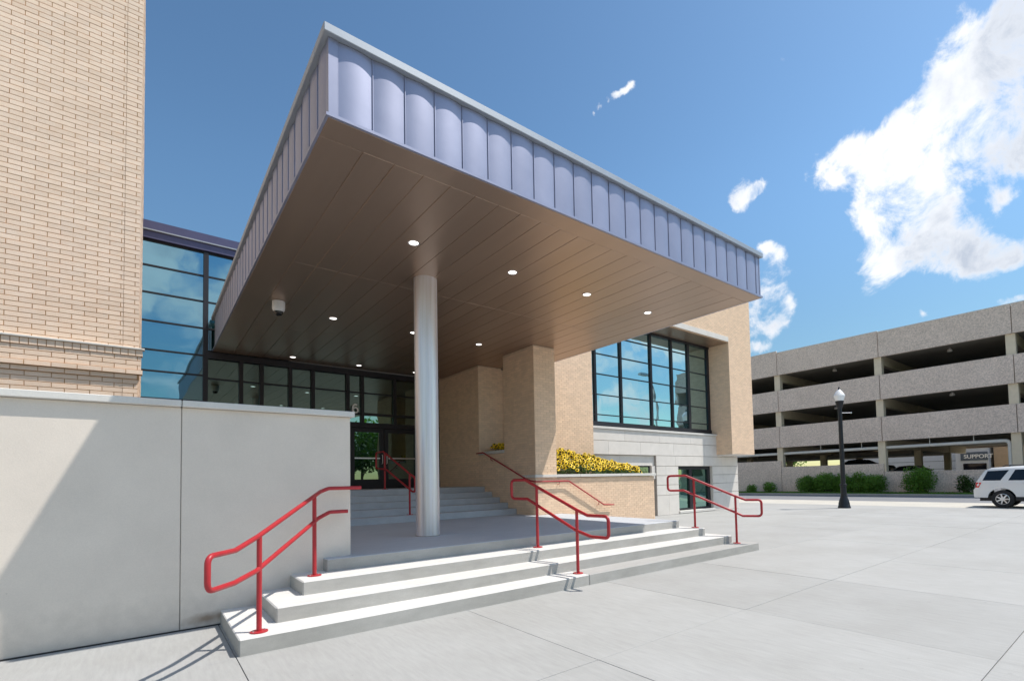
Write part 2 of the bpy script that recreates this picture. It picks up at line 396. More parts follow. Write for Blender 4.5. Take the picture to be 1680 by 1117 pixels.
# ================================================================== GROUND
g = MB(); g.add([(-900, -900, -.15), (900, -900, -.15), (900, 900, -.15), (-900, 900, -.15)], [(0, 1, 2, 3)])
place('ground', g, M['earth'], kind='structure')
g = MB(); g.box(-14, 26.2, -24, 18, -.14, -.012)
plaza = place('plaza', g, M['joint'], kind='structure')
PX, PY = 2.37, 2.23
nx0, nx1, ny0, ny1 = -5, 10, -9, 5
slabme = boxmesh('paving_slab', .0035, PX-.0035, .0035, PY-.0035, -.1, 0, .002)
slabme.materials.append(M['slab'])
for i in range(nx0, nx1+1):
    for j in range(ny0, ny1+1):
        x, y = .65+PX*i, 5.40-2.24+PY*j
        if x > 26: continue
        if y > 6 and x < 8: continue
        place('paving_slab', slabme, None, plaza, (x, y, random.uniform(-.0015, .0015)))
g = MB(); g.box(26.2, 31.0, -90, 90, -.14, -.002)
place('parking_lane', g, M['road'], kind='structure')
g = MB(); g.box(31.0, 39.4, -90, 90, -.14, -.02)
walk = place('road', g, M['asphalt'], kind='structure')
kb = boxmesh('kerb', 39.4, 39.6, -.005, 2.99, -.14, .09, .02); kb.materials.append(M['step'])
for k in range(-6, 14): place('kerb', kb, None, walk, (0, k*3.0, 0))
g = MB(); g.box(39.6, 42, -90, 90, -.14, .06)
lawnstrip = place('verge', g, M['grass'], kind='structure')
def grass(name, x0, x1, y0, y1, z, n, h):
    mb = MB()
    for _ in range(n):
        x, y = random.uniform(x0, x1), random.uniform(y0, y1); a = random.uniform(0, 6.28); hh = h*random.uniform(.5, 1.3); w = hh*.25
        dx, dy = math.cos(a)*w, math.sin(a)*w; lx, ly = random.uniform(-.4, .4)*hh, random.uniform(-.4, .4)*hh
        mb.add([(x-dx, y-dy, z), (x+dx, y+dy, z), (x+lx, y+ly, z+hh)], [(0, 1, 2)])
    return place(name, mb, M['leaf'], kind='stuff', label='mown green grass along the foot of the parking garage wall', cat='grass')
grass('grass', 39.62, 41.8, 3, 26, .06, 14000, .11)

# ================================================================== ENTRANCE STEPS
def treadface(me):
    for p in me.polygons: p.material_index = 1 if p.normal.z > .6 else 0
steps = thing('entrance_steps', 'broad grey concrete steps rising to the covered entrance landing', 'steps', (5, 5.42, 0))
YK = [5.42, 5.81, 6.23, 6.69]; XL = [.67, 1.04, 1.38, 1.76]; XR = [9.87, 9.50, 9.17, 8.90]; RI = .155
for k in range(3):
    y2 = 10.62
    poly = [(XL[k], YK[k]), (XR[k], YK[k]), (XR[k], y2), (XL[k], y2)]
    me = prism('step', poly, RI*k-.03 if k else -.1, RI*(k+1), .012)
    if k == 0:
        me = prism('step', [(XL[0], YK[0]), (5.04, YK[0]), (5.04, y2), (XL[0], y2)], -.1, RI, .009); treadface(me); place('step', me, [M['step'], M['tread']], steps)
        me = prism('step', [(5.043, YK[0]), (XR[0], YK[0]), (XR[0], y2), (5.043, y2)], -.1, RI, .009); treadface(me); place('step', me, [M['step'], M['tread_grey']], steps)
        continue
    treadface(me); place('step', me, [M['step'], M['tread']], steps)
poly = [(XL[3], YK[3]), (XR[3], YK[3]), (XR[3], 10.62), (8.03, 10.62), (8.03, 11.6), (XL[3], 11.6)]
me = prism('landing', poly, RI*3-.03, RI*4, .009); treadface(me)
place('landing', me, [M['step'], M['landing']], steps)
ust = thing('upper_steps', 'five shaded concrete steps between the landing and the glass doors', 'steps', (5, 11.55, .62))
UY = [11.55, 11.97, 12.39, 12.81, 13.23]
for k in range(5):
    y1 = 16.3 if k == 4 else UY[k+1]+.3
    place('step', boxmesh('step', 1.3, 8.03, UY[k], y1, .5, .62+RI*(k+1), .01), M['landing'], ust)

# ================================================================== RETAINING WALL (pale precast)
rw = thing('retaining_wall', 'low white concrete wall with a pale coping left of the steps', 'wall', (0, 6.87, 0))
def rwall_mat():
    mt = M['precast'].copy(); mt.name = 'white_precast_with_base_stain'; nt = mt.node_tree; b = nt.nodes['Principled BSDF']
    src = b.inputs['Base Color'].links[0].from_socket
    g_ = nt.nodes.new('ShaderNodeNewGeometry'); sp = nt.nodes.new('ShaderNodeSeparateXYZ'); nt.links.new(g_.outputs['Position'], sp.inputs[0])
    d = nt.nodes.new('ShaderNodeVectorMath'); d.operation = 'DISTANCE'
    mp = nt.nodes.new('ShaderNodeMapping'); mp.inputs['Scale'].default_value = (1, 1, 3.2); nt.links.new(g_.outputs['Position'], mp.inputs[0])
    n_ = nt.nodes.new('ShaderNodeTexNoise'); n_.inputs['Scale'].default_value = 9; nt.links.new(g_.outputs['Position'], n_.inputs['Vector'])
    nt.links.new(mp.outputs[0], d.inputs[0]); d.inputs[1].default_value = (.55, 6.87, .30)
    a = nt.nodes.new('ShaderNodeMath'); a.operation = 'MULTIPLY_ADD'; nt.links.new(n_.outputs['Fac'], a.inputs[0]); a.inputs[1].default_value = .25; nt.links.new(d.outputs['Value'], a.inputs[2])
    r = nt.nodes.new('ShaderNodeMapRange'); r.inputs['From Min'].default_value = .15; r.inputs['From Max'].default_value = .38; r.inputs['To Min'].default_value = .75; r.inputs['To Max'].default_value = 0
    nt.links.new(a.outputs[0], r.inputs['Value'])
    mx_ = nt.nodes.new('ShaderNodeMix'); mx_.data_type = 'RGBA'; nt.links.new(r.outputs[0], mx_.inputs['Factor']); mx_.inputs['B'].default_value = (.26, .17, .10, 1)
    vo = nt.nodes.new('ShaderNodeTexVoronoi'); vo.inputs['Scale'].default_value = 2.4; nt.links.new(g_.outputs['Position'], vo.inputs['Vector'])
    rv = nt.nodes.new('ShaderNodeMapRange'); rv.inputs['From Min'].default_value = .010; rv.inputs['From Max'].default_value = .022; rv.inputs['To Min'].default_value = .72; rv.inputs['To Max'].default_value = 1
    nt.links.new(vo.outputs['Distance'], rv.inputs['Value'])
    vs_ = nt.nodes.new('ShaderNodeVectorMath'); vs_.operation = 'SCALE'; nt.links.new(src, vs_.inputs[0]); nt.links.new(rv.outputs[0], vs_.inputs['Scale']); src = vs_.outputs[0]
    nt.links.new(src, mx_.inputs['A'])
    # faint run-off soiling towards the foot of the wall
    a2 = nt.nodes.new('ShaderNodeMath'); a2.operation = 'MULTIPLY_ADD'; nt.links.new(n_.outputs['Fac'], a2.inputs[0]); a2.inputs[1].default_value = .5; nt.links.new(sp.outputs['Z'], a2.inputs[2])
    r2 = nt.nodes.new('ShaderNodeMapRange'); r2.inputs['From Min'].default_value = .2; r2.inputs['From Max'].default_value = .7; r2.inputs['To Min'].default_value = .80; r2.inputs['To Max'].default_value = 1
    nt.links.new(a2.outputs[0], r2.inputs['Value'])
    v = nt.nodes.new('ShaderNodeVectorMath'); v.operation = 'SCALE'; nt.links.new(mx_.outputs['Result'], v.inputs[0]); nt.links.new(r2.outputs[0], v.inputs['Scale'])
    nt.links.new(v.outputs[0], b.inputs['Base Color']); return mt
M['rwall'] = rwall_mat()
place('base_joint', boxmesh('base_joint', -6, XL[0]-.004, 6.852, 6.869, -.02, .012), M['seam'], rw)
place('joint_backing', boxmesh('joint_backing', -6, 2.08, 6.885, 7.15, 0, 2.43), M['stone_joint'], rw)
for x0, x1 in ((-6, -3.9), (-3.892, -1.50), (-1.492, .294), (.302, 2.10)):
    place('wall_panel', boxmesh('wall_panel', x0, x1, 6.87, 7.17, -.05, 2.44, .004), M['rwall'], rw)
for x0, x1 in ((-6, -3.9), (-3.892, -1.50), (-1.492, .294), (.302, 2.145)):
    place('coping', boxmesh('coping', x0, x1, 6.81, 7.23, 2.443, 2.515, .006), M['coping'], rw)

# ================================================================== BRICK TOWER (left)
TY, TX = 11.4, -.14
tw = thing('brick_tower', 'tall cream brick building end with a corbelled band behind the white wall', 'building', (-4, TY+4, 0))
place('wall', boxmesh('wall', -14, TX-.012, TY, 21, 0, 13.0), M['tower_mortar'], tw)
C1, L1 = .0813, .305
ZB = 3.05
zled = 3.985
nrow_low = int((zled-.11-ZB)/C1)
# faces above the band
nup = int((12.9-zled)/C1)
xq = -.335                                  # edge strip at the corner
wmain = 2.75
brick_field(tw, (xq-wmain, TY, zled), (1, 0, 0), (0, -1, 0), wmain, nup*C1, L1, C1, M['tower_brick'], .011, .010, 240,
            key=lambda t: (t[2] if t[0] > .55 else 99+t[2]), shift=.12)
brick_field(tw, (xq, TY-.006, zled), (1, 0, 0), (0, -1, 0), TX-xq+.02, nup*C1, .30, C1, M['tower_brick'], .011, .010, 0, start=1)
place('corner_strip', boxmesh('corner_strip', xq+.003, TX+.012, TY-.006, TY+.30, 0, 12.9), M['tower_mortar'], tw)
brick_field(tw, (TX+.012, TY, 0), (0, 1, 0), (1, 0, 0), 4, 12.8, L1, C1, M['tower_brick'], .011, .010, 0)
# below the band
zl0 = zled-.11-nrow_low*C1
proudrow = {nrow_low-1: .05, nrow_low-2: .05, nrow_low-3: .05, nrow_low-4: .075, nrow_low-5: .03}
for r in range(nrow_low):
    ex = proudrow.get(r, 0.)
    x1 = TX+(.012 if ex == 0 else ex)
    if ex: place('corbel_bed', boxmesh('corbel_bed', -3.1, x1-.004, TY-ex, TY+.06, zl0+r*C1+.001, zl0+(r+1)*C1-.001), M['tower_mortar'], tw)
    brick_field(tw, (xq-wmain, TY-ex, zl0+r*C1), (1, 0, 0), (0, -1, 0), wmain+(x1-xq if ex else 0), C1*1.01, L1, C1, M['tower_brick'], .011, .010, 7, start=r,
                key=lambda t: (0 if t[0] > .55 else 1), shift=.05)
    if not ex: brick_field(tw, (xq, TY-.006, zl0+r*C1), (1, 0, 0), (0, -1, 0), x1-xq, C1*1.01, .30, C1, M['tower_brick'], .011, .010, 0, start=r)
hb = boxmesh('header_brick', .004, .094, TY-.078, TY+.02, zled-.108, zled-.004, .002)
hb.materials.append(M['tower_brick'])
place('corbel_bed', boxmesh('corbel_bed', -3.1, TX+.07, TY-.068, TY+.06, zled-.11, zled-.002), M['tower_mortar'], tw)
for k in range(31): place('header_brick', hb, None, tw, (TX+.078-.1*(k+1), 0, 0))
place('ledge', boxmesh('ledge', -3.2, TX+.10, TY-.105, TY+.02, zled, zled+.03, .004), M['coping'], tw)

# ================================================================== GLASS ENTRANCE
th = R(-.7); GP = Vector((1.4, 16.25, 0)); GU = Vector((math.cos(th), -math.sin(th), 0)); GN = Vector((-math.sin(th), -math.cos(th), 0))
def gx(u, d, z): return GP+GU*u+GN*d+Vector((0, 0, z))
def gbox(mb, u0, u1, d0, d1, z0, z1):
    mb.box(u0, u1, d0, d1, z0, z1, X=lambda v: gx(v[0], v[1], v[2]))
ge = thing('glass_entrance', 'dark framed glass wall with double doors under the canopy', 'glass wall', (4, 16, 1.4))
def U_(x): return (x-1.4)/math.cos(th)
def gpane(u0, u1, z0, z1, mat=None, name='pane', d=.0):
    tilt = random.uniform(-.0025, .0025); tl2 = random.uniform(-.0025, .0025); b = MB()
    w, h = u1-u0, z1-z0
    b.add([gx(u0, d, z0), gx(u1, d+tilt*w, z0), gx(u1, d+tilt*w+tl2*h, z1), gx(u0, d+tl2*h, z1),
           gx(u0, d-.02, z0), gx(u1, d-.02, z0), gx(u1, d-.02, z1), gx(u0, d-.02, z1)],
          [(0, 1, 2, 3), (7, 6, 5, 4), (0, 3, 7, 4), (1, 5, 6, 2), (0, 4, 5, 1), (3, 2, 6, 7)])
    place(name, b, mat or M['glass'], ge)
def gbar(name, u0, u1, z0, z1, dp=.06, mat=None, parent=None, back=.05):
    b = MB(); gbox(b, u0, u1, -back, dp, z0, z1); return place(name, b, mat or M['frame'], parent or ge)
b = MB(); gbox(b, -9, 6.75, -6, -.12, 0, 7.85); place('backing', b, M['inside'], ge)
# left bay
ztr = [1.4, 2.3, 3.1, 3.85, 4.55, 5.09, 5.83, 6.56, 7.26, 7.90]
gbar('corner_mullion', U_(1.2)-.055, U_(1.2)+.055, 1.4, 7.9, .09)
gbar('mullion', U_(-.30)-.02, U_(-.30)+.09, 1.4, 7.9, .09)
gbar('mullion', U_(-2)-.04, U_(-2)+.04, 1.4, 7.9, .09)
for a, b_ in ((U_(-2)+.04, U_(-.30)-.02), (U_(-.30)+.09, U_(1.2)-.055), (U_(1.2)+.055, U_(3.4))):
    for i in range(len(ztr)-1):
        if a > U_(1.2) and ztr[i+1] < 5.2: continue
        z0 = ztr[i]+.02; z1 = ztr[i+1]-.02
        if a > U_(1.2) and z0 < 5.2: z0 = 5.25
        gpane(a, b_, z0, z1)
        gbar('transom', a, b_, ztr[i+1]-.02, ztr[i+1]+.02, .03)
# roof edge
gbar('roof_fascia', -4, 6.7, 7.93, 8.12, .12, M['bluefascia'])
gbar('roof_drip', -4, 6.7, 8.12, 8.15, .17, M['trim'])
gbar('roof_fascia', -4, 6.7, 8.15, 8.37, .15, M['bluefascia'])
b = MB(); gbox(b, -9, 6.7, -7, -.05, 7.86, 8.34); place('roof', b, M['core'], ge)
# entrance bays beneath the canopy
ms = [U_(1.2)+.055]+[U_(x) for x in (2.02, 2.52, 3.26, 3.88, 4.90, 5.35, 6.42, 7.25, 8.04)]
ZS = 5.2
for i in range(1, len(ms)):
    w_ = .05 if i < len(ms)-1 else .02
    gbar('mullion', ms[i]-w_, ms[i]+w_, 3.42 if 4.8 < ms[i]*math.cos(th)+1.4 < 8 else 1.4, 5.02, .08)
gbar('head_frame', U_(1.2)+.055, ms[-1], 5.02, 5.19, .09)
for i in range(len(ms)-1):
    a, b_ = ms[i]+(.05 if i else 0), ms[i+1]-.05
    xm = (a+b_)/2+1.4
    zz = [3.82, 4.48, 5.02] if xm > 4.9 else [1.4, 2.3, 3.1, 3.75, 4.48, 5.02]
    if xm > 4.9: gpane(a, b_, 3.52, 3.76, M['glassgreen'] if xm < 6.2 else M['glassdark'])
    for k in range(len(zz)-1):
        gpane(a, b_, zz[k]+.02, zz[k+1]-.02, M['glassdark'])
        gbar('transom', a, b_, zz[k]-(.06 if (xm > 4.9 and k == 0) else .02), zz[k]+.02, .05)
# doors
gbar('door_head', U_(4.9), ms[-1], 3.36, 3.52, .10)
gbar('door_jamb', U_(4.85), U_(4.96), 1.4, 3.36, .10)
gbar('door_jamb', U_(7.25), U_(7.42), 1.4, 3.36, .10)
gpane(U_(7.42), ms[-1]-.02, 1.5, 3.3, M['glassdark'])
for (x0, x1, hs) in ((4.97, 6.04, 1), (6.06, 7.24, -1)):
    dr = MB(); u0, u1 = U_(x0), U_(x1); st = .13
    for q in ((u0, u0+st, 1.41, 3.35), (u1-st, u1, 1.41, 3.35), (u0+st, u1-st, 1.41, 1.70), (u0+st, u1-st, 3.22, 3.35)):
        gbox(dr, q[0], q[1], -.03, .05, q[2], q[3])
    d_o = place('door', dr, M['frame'], ge)
    pm = MB(); gbox(pm, u0+st, u1-st, -.01, .01, 1.70, 3.22); place('pane', pm, M['glassdark'], d_o)
    hm = MB(); gbox(hm, u0+st, u1-st, .03, .06, 2.36, 2.40); place('push_bar', hm, M['alum'], d_o)
    hh = MB(); uh = (u1-.065) if hs > 0 else (u0+.065)
    tube(hh, [gx(uh, .05, 2.2), gx(uh, .10, 2.22), gx(uh, .10, 2.48), gx(uh, .05, 2.5)], .011, 8); place('handle', hh, M['alum'], d_o)
six = []
for k in range(25):                      # stem sweeping down from the top right
    a = R(62+k*118/24); six.append((.018+.098*math.cos(a), .150+.130*math.sin(a)))
for k in range(1, 37):                   # closed bowl
    a = R(180+k*10); six.append((.0+.080*math.cos(a), .100+.078*math.sin(a)))
b = MB(); hwid = .024; L_, R_s = [], []
for k, (px_, pz_) in enumerate(six):
    a_ = six[max(k-1, 0)]; c_ = six[min(k+1, len(six)-1)]; tx, tz = c_[0]-a_[0], c_[1]-a_[1]; l_ = math.hypot(tx, tz); nx_, nz_ = -tz/l_, tx/l_
    L_.append((px_+nx_*hwid, pz_+nz_*hwid)); R_s.append((px_-nx_*hwid, pz_-nz_*hwid))
vs = []
for k in range(len(six)):
    for d_ in (.088+.0001*k, .070): 
        for q in (L_[k], R_s[k]): vs.append(gx(U_(5.115)+q[0], d_, 3.80+q[1]))
fs = []
for k in range(len(six)-1):
    o_ = 4*k; fs += [(o_, o_+1, o_+5, o_+4), (o_+2, o_+6, o_+7, o_+3), (o_, o_+4, o_+6, o_+2), (o_+1, o_+3, o_+7, o_+5)]
b.add(vs, fs); me6 = b.mesh('house_number')
bm_ = bmesh.new(); bm_.from_mesh(me6); bmesh.ops.recalc_face_normals(bm_, faces=bm_.faces[:]); bm_.to_mesh(me6); bm_.free()
place('house_number', me6, M['letter'], ge)

# ================================================================== CANOPY
cn = thing('entrance_canopy', 'large flat canopy with blue-grey metal fascia and brown panelled soffit', 'canopy', (5.5, 10, 5.2))
CX0, CX1, CY0, CY1 = 1.37, 9.77, 5.12, 16.12
place('canopy_core', boxmesh('canopy_core', CX0+.06, CX1-.06, CY0+.06, CY1, 5.235, 6.06), M['core'], cn)
PW = .355
def curved(w, z0, z1, seg=10, bul=.020):
    b = MB(); vs = []
    for i in range(seg+1):
        u = w*i/seg; d = bul*(1-(2*i/seg-1)**2)
        vs += [(u, -d, z0), (u, -d, z1)]
    b.add(vs, [(2*i, 2*i+2, 2*i+3, 2*i+1) for i in range(seg)])
    n = len(vs); b.add([(0, .03, z0), (w, .03, z0), (0, 0, z0), (w, 0, z0)], [(0, 1, 3, 2)])
    return smooth(b.mesh('fascia_panel'), 60)
fp = curved(PW-.006, 5.245, 6.04); fp.materials.append(M['fascia'])
ribm = boxmesh('fascia_rib', -.004, .004, -.008, .03, 5.245, 6.04); ribm.materials.append(M['fascia'])
rot = {'f': 0, 'l': -math.pi/2, 'r': math.pi/2}
place('corner_panel', boxmesh('corner_panel', CX0, 1.457, CY0, CY0+.04, 5.245, 6.04), M['fascia'], cn)
place('corner_panel', boxmesh('corner_panel', 9.628, 9.73, CY0, CY0+.04, 5.245, 6.04), M['fascia'], cn)
place('corner_panel', boxmesh('corner_panel', 9.735, CX1, CY0-.006, CY0+.04, 5.245, 6.04), M['fascia'], cn)
for k in range(23): place('fascia_panel', fp, None, cn, (1.463+PW*k, CY0+.012, 0))
for k in range(24): place('fascia_rib', ribm, None, cn, (1.460+PW*k, CY0+.008, 0))
ns = int((CY1-CY0-.08)/PW)
for k in range(ns):
    place('fascia_panel', fp, None, cn, (CX0+.012, CY0+.08+PW*(k+1)-.003, 0), rot=(0, 0, -math.pi/2))
    place('fascia_panel', fp, None, cn, (CX1-.012, CY0+.08+PW*k+.003, 0), rot=(0, 0, math.pi/2))
    place('fascia_rib', ribm, None, cn, (CX0+.008, CY0+.08+PW*k, 0), rot=(0, 0, -math.pi/2))
place('corner_panel', boxmesh('corner_panel', CX0, CX0+.03, CY0+.041, CY0+.077, 5.245, 6.04), M['fascia'], cn)
# coping
for nm, q in (('c', (CX0-.055, CX1+.055, CY0-.06, CY0+.30)), ('c', (CX0-.055, CX0+.30, CY0+.302, CY1)), ('c', (CX1-.30, CX1+.055, CY0+.302, CY1))):
    place('coping', boxmesh('coping', *q, 6.045, 6.135, .006), M['trim'], cn)
place('roof', boxmesh('roof', CX0+.3, CX1-.3, CY0+.3, CY1, 6.06, 6.10), M['core'], cn)
# drip edges
for q in ((CX0-.03, CX1+.03, CY0-.035, CY0-.005), (CX0-.03, CX0-.003, CY0-.004, CY1), (CX1+.003, CX1+.03, CY0-.004, CY1)):
    place('drip_edge', boxmesh('drip_edge', *q, 5.205, 5.236), M['fascia'], cn)
# soffit: borders and panels
xi0, xi1 = 1.46+PW, 1.46+PW*22
sx = [xi0+PW*k for k in range(22)]
rows = [(CY0+.33, 8.87), (8.88, 12.79), (12.80, CY1)]
place('soffit_backing', boxmesh('soffit_backing', CX0, CX1, CY0, CY1, 5.226, 5.232), M['seam'], cn)
for q in ((CX0, CX1, CY0, CY0+.322), (CX0, xi0-.004, CY0+.33, CY1), (xi1+.004, CX1-.10, CY0+.33, CY1), (CX1-.094, CX1, CY0+.33, CY1)):
    place('soffit_border', boxmesh('soffit_border', *q, 5.203, 5.224, .002), M['soffit'], cn)
for (y0, y1) in rows:
    me = boxmesh('soffit_panel', .0028, PW-.0028, 0, y1-y0, 5.206, 5.224, .003); me.materials.append(M['soffit'])
    for x in sx[:-1]:
        place('soffit_panel', me, None, cn, (x, y0, random.uniform(-.0008, .0008)))

# recessed lights
rowsL = [(7.1, 'front row under the canopy', (3.12, 4.94, 6.72, 8.56)), (11.45, 'middle row under the canopy', (3.15, 5.0, 6.83, 8.6)), (15.6, 'row nearest the glass wall', (3.2, 5.04, 6.86))]
ordn = ['leftmost', 'second from the left', 'third from the left', 'rightmost']
for y, nm, xs in rowsL:
    for i, x in enumerate(xs):
        t = thing('recessed_light', 'round lit downlight, %s in the %s' % (ordn[i], nm), 'ceiling light', (x, y, 5.2), 'recessed lights in the canopy soffit')
        b = MB(); lathe(b, [(.072, 5.216), (.072, 5.199), (.092, 5.197), (.092, 5.208)], x, y, 20); place('trim_ring', b, M['alum'], t)
        b = MB(); lathe(b, [(.07, 5.204), (.07, 5.212)], x, y, 20); place('lamp_lens', b, M['lens'], t)
# security camera
t = thing('security_camera', 'white dome security camera hanging below the canopy soffit', 'camera', (2.0, 11.0, 5.2))
b = MB(); lathe(b, [(.115, 5.20), (.118, 5.10), (.112, 5.03), (.085, 5.0)], 2.0, 11.0, 20); place('housing', smooth(b.mesh('housing')), M['white_plastic'], t)
b = MB(); lathe(b, [(.082, 5.0), (.075, 4.965), (.05, 4.93), (.01, 4.917)], 2.0, 11.0, 20); place('dome', smooth(b.mesh('dome')), M['dark_dome'], t)

# steel column
t = thing('steel_column', 'round bare steel column holding up the canopy', 'column', (3.86, 8.30, .62))
b = MB(); n_ = 40; lathe(b, [(.205, .622), (.205, 5.21)], 3.86, 8.30, n_); place('shaft', smooth(b.mesh('shaft')), M['steel'], t)
b = MB(); lathe(b, [(.212, .6215), (.212, .632)], 3.86, 8.30, n_); place('sealant_ring', b, M['stone_joint'], t)

# ================================================================== BRICK PIER, LOW WALL, PLANTER
C2, L2 = .0677, .203
pr = thing('brick_pier', 'buff brick pier carrying the right side of the canopy', 'pier', (8.4, 11.4, .62))
place('core', boxmesh('core', 8.04, 8.77, 10.65, 12.13, 0, 5.2), M['mortar'], pr)
brick_field(pr, (8.04, 10.65, 1.705), (1, 0, 0), (0, -1, 0), .73, 3.49, L2, C2, M['brick'], .008, .005, 130)
brick_field(pr, (8.04, 12.13, .60), (0, -1, 0), (-1, 0, 0), 1.48, 4.6, L2, C2, M['brick'], .008, .005, 160)
iw = thing('brick_side_wall', 'shaded buff brick wall beside the upper steps with an opening at flower height', 'wall', (8.4, 14, .62))
place('core', boxmesh('core', 8.04, 8.9, 13.55, 16.4, 0, 5.2), M['mortar'], iw)
place('core', boxmesh('core', 8.04, 8.40, 12.132, 13.548, 0, 2.37), M['mortar'], iw)
brick_field(iw, (8.04, 16.4, .60), (0, -1, 0), (-1, 0, 0), 2.85, 4.6, L2, C2, M['brick'], .008, .005, 0)
brick_field(iw, (8.04, 13.548, .60), (0, -1, 0), (-1, 0, 0), 1.41, 1.77, L2, C2, M['brick'], .008, .005, 160)
brick_field(iw, (8.04, 13.55, 2.45), (1, 0, 0), (0, -1, 0), 1.5, 2.75, L2, C2, M['brick'], .008, .005, 120)
place('sill', boxmesh('sill', 8.0, 8.44, 12.135, 13.54, 2.372, 2.455, .004), M['coping'], iw)
pl = thing('brick_planter', 'low buff brick planter with a thin pale coping, filled with yellow flowers', 'planter', (10.5, 10.8, 0))
place('core', boxmesh('core', 8.045, 12.9, 10.652, 10.95, 0, 1.61), M['mortar'], pl)
place('core', boxmesh('core', 12.62, 12.898, 10.953, 12.28, 0, 1.61), M['mortar'], pl)
brick_field(pl, (8.04, 10.652, .007), (1, 0, 0), (0, -1, 0), 4.86, 1.60, L2, C2, M['brick'], .008, .005, 300, key=lambda t: (-t[2] if t[0] < 4.8 else 9))
for x0, x1 in ((7.985, 9.6), (9.606, 11.3), (11.306, 12.95)):
    place('coping', boxmesh('coping', x0, x1, 10.59, 10.99, 1.625, 1.70, .005), M['coping'], pl)
place('coping', boxmesh('coping', 7.985, 8.036, 10.996, 11.25, 1.625, 1.70, .004), M['coping'], pl)
b = MB(); b.add([(8.42, 10.95, 1.6), (12.62, 10.95, 1.58), (12.62, 12.28, 1.62), (9.7, 12.28, 1.85), (9.7, 13.5, 2.1), (8.42, 13.5, 2.1), (8.8, 11.5, 1.7)], [(0, 1, 2, 3, 6), (6, 3, 4, 5), (0, 6, 5)])
place('soil', b, M['soil'], pl)

# flowers ---------------------------------------------------------
def flower_mesh(npet, rad, droop):
    b = MB()
    for k in range(npet):
        a = 2*math.pi*(k+random.uniform(-.15, .15))/npet; ca, sa = math.cos(a), math.sin(a); w = .30*rad
        def P(r, s, z): return (ca*r-sa*s, sa*r+ca*s, z)
        b.add([P(.012, 0, .0), P(rad*.55, -w, -droop*.3), P(rad, 0, -droop), P(rad*.55, w, -droop*.3)], [(0, 1, 2, 3)], 0)
    prof = [(.024, -.004), (.029, .010), (.020, .026), (.004, .031)]
    lathe(b, prof, 0, 0, 8, 1)
    me = b.mesh('flower'); me.materials.append(M['petal']); me.materials.append(M['cone'])
    me.polygons.foreach_set('material_index', b.m); return me
FM = [flower_mesh(random.choice((10, 11, 12, 13)), random.uniform(.062, .078), random.uniform(.004, .020)) for _ in range(6)]
def leaf_cloud(mb, cx, cy, cz, rx, ry, rz, n, size, flat=.5):
    for _ in range(n):
        d = Vector((random.gauss(0, 1), random.gauss(0, 1), random.gauss(0, 1))).normalized()*random.uniform(.35, 1)**.5
        p = Vector((cx+d.x*rx, cy+d.y*ry, cz+d.z*rz))
        nrm = Vector((random.gauss(0, 1), random.gauss(0, 1), random.gauss(0, 1)+flat)).normalized()
        t_ = nrm.orthogonal().normalized(); t_.rotate(Matrix.Rotation(random.uniform(0, 6.28), 3, nrm)); s_ = nrm.cross(t_); l = size*random.uniform(.6, 1.4)
        mb.add([p, p+t_*l*.5+s_*l*.28, p+t_*l, p+t_*l*.5-s_*l*.28], [(0, 1, 2, 3)])
def hz(X, Y):
    base = 2.60-.175*max(0, X-9.6)
    t_ = min(1, max(0, (Y-10.95)/1.15))
    return 1.83+(base-1.83)*t_**.8+.06*noise.noise(Vector((X*2, Y*2, 0)))
cells = []
for i in range(11): cells.append((8.75+.39*i, 8.75+.39*(i+1), 11.0, 12.2))
cells.append((8.35, 9.5, 12.25, 13.45))
sp_ = .09
for ci, (x0, x1, y0, y1) in enumerate(cells):
    cx_, cy_ = (x0+x1)/2, (y0+y1)/2
    t = thing('flowering_plant', 'yellow daisy flowers with dark centres massed in the brick planter' if ci < 11 else 'yellow daisy flowers behind the brick pier, seen through the opening', 'flowers', (cx_, cy_, 1.6), 'yellow flowers filling the planter' if ci < 11 else None)
    mb = MB()
    for _ in range(430 if ci < 11 else 300):
        X, Y = random.uniform(x0, x1), random.uniform(y0, y1); z = (hz(X, Y) if ci < 11 else 2.62)-random.uniform(.02, .35)
        nrm = Vector((random.gauss(0, .6), random.gauss(-.3, .6), 1)).normalized(); t_ = nrm.orthogonal().normalized(); t_.rotate(Matrix.Rotation(random.uniform(0, 6.28), 3, nrm)); s_ = nrm.cross(t_); l = random.uniform(.05, .10)
        p = Vector((X, Y, z)); mb.add([p, p+t_*l*.5+s_*l*.25, p+t_*l, p+t_*l*.5-s_*l*.25], [(0, 1, 2, 3)])
    for _ in range(40):
        X, Y = random.uniform(x0, x1), random.uniform(y0, y1); z = (hz(X, Y) if ci < 11 else 2.6)
        mb.add([(X-.004, Y, 1.6), (X+.004, Y, 1.6), (X+.003, Y, z), (X-.003, Y, z)], [(0, 1, 2, 3)])
    place('foliage', mb, M['leaf2'], t, kind='stuff')
    ny = int((y1-y0)/.095); nx = max(3, int((x1-x0)/sp_))
    cnt = 0
    for a in range(nx):
        for c in range(ny):
            if random.random() < .04 or (ci < 11 and x0+a*sp_ > 12.75): continue
            X = x0+(a+random.random())*(x1-x0)/nx; Y = y0+(c+random.random())*(y1-y0)/ny
            if ci == 11 and cnt > 70: break
            z = (hz(X, Y) if ci < 11 else 2.66)+random.uniform(-.09, .05)
            place('flower', random.choice(FM), None, t, (X, Y, z), rot=(R(random.gauss(64, 16)), R(random.gauss(0, 14)), R(random.gauss(-35, 25))))
            cnt += 1

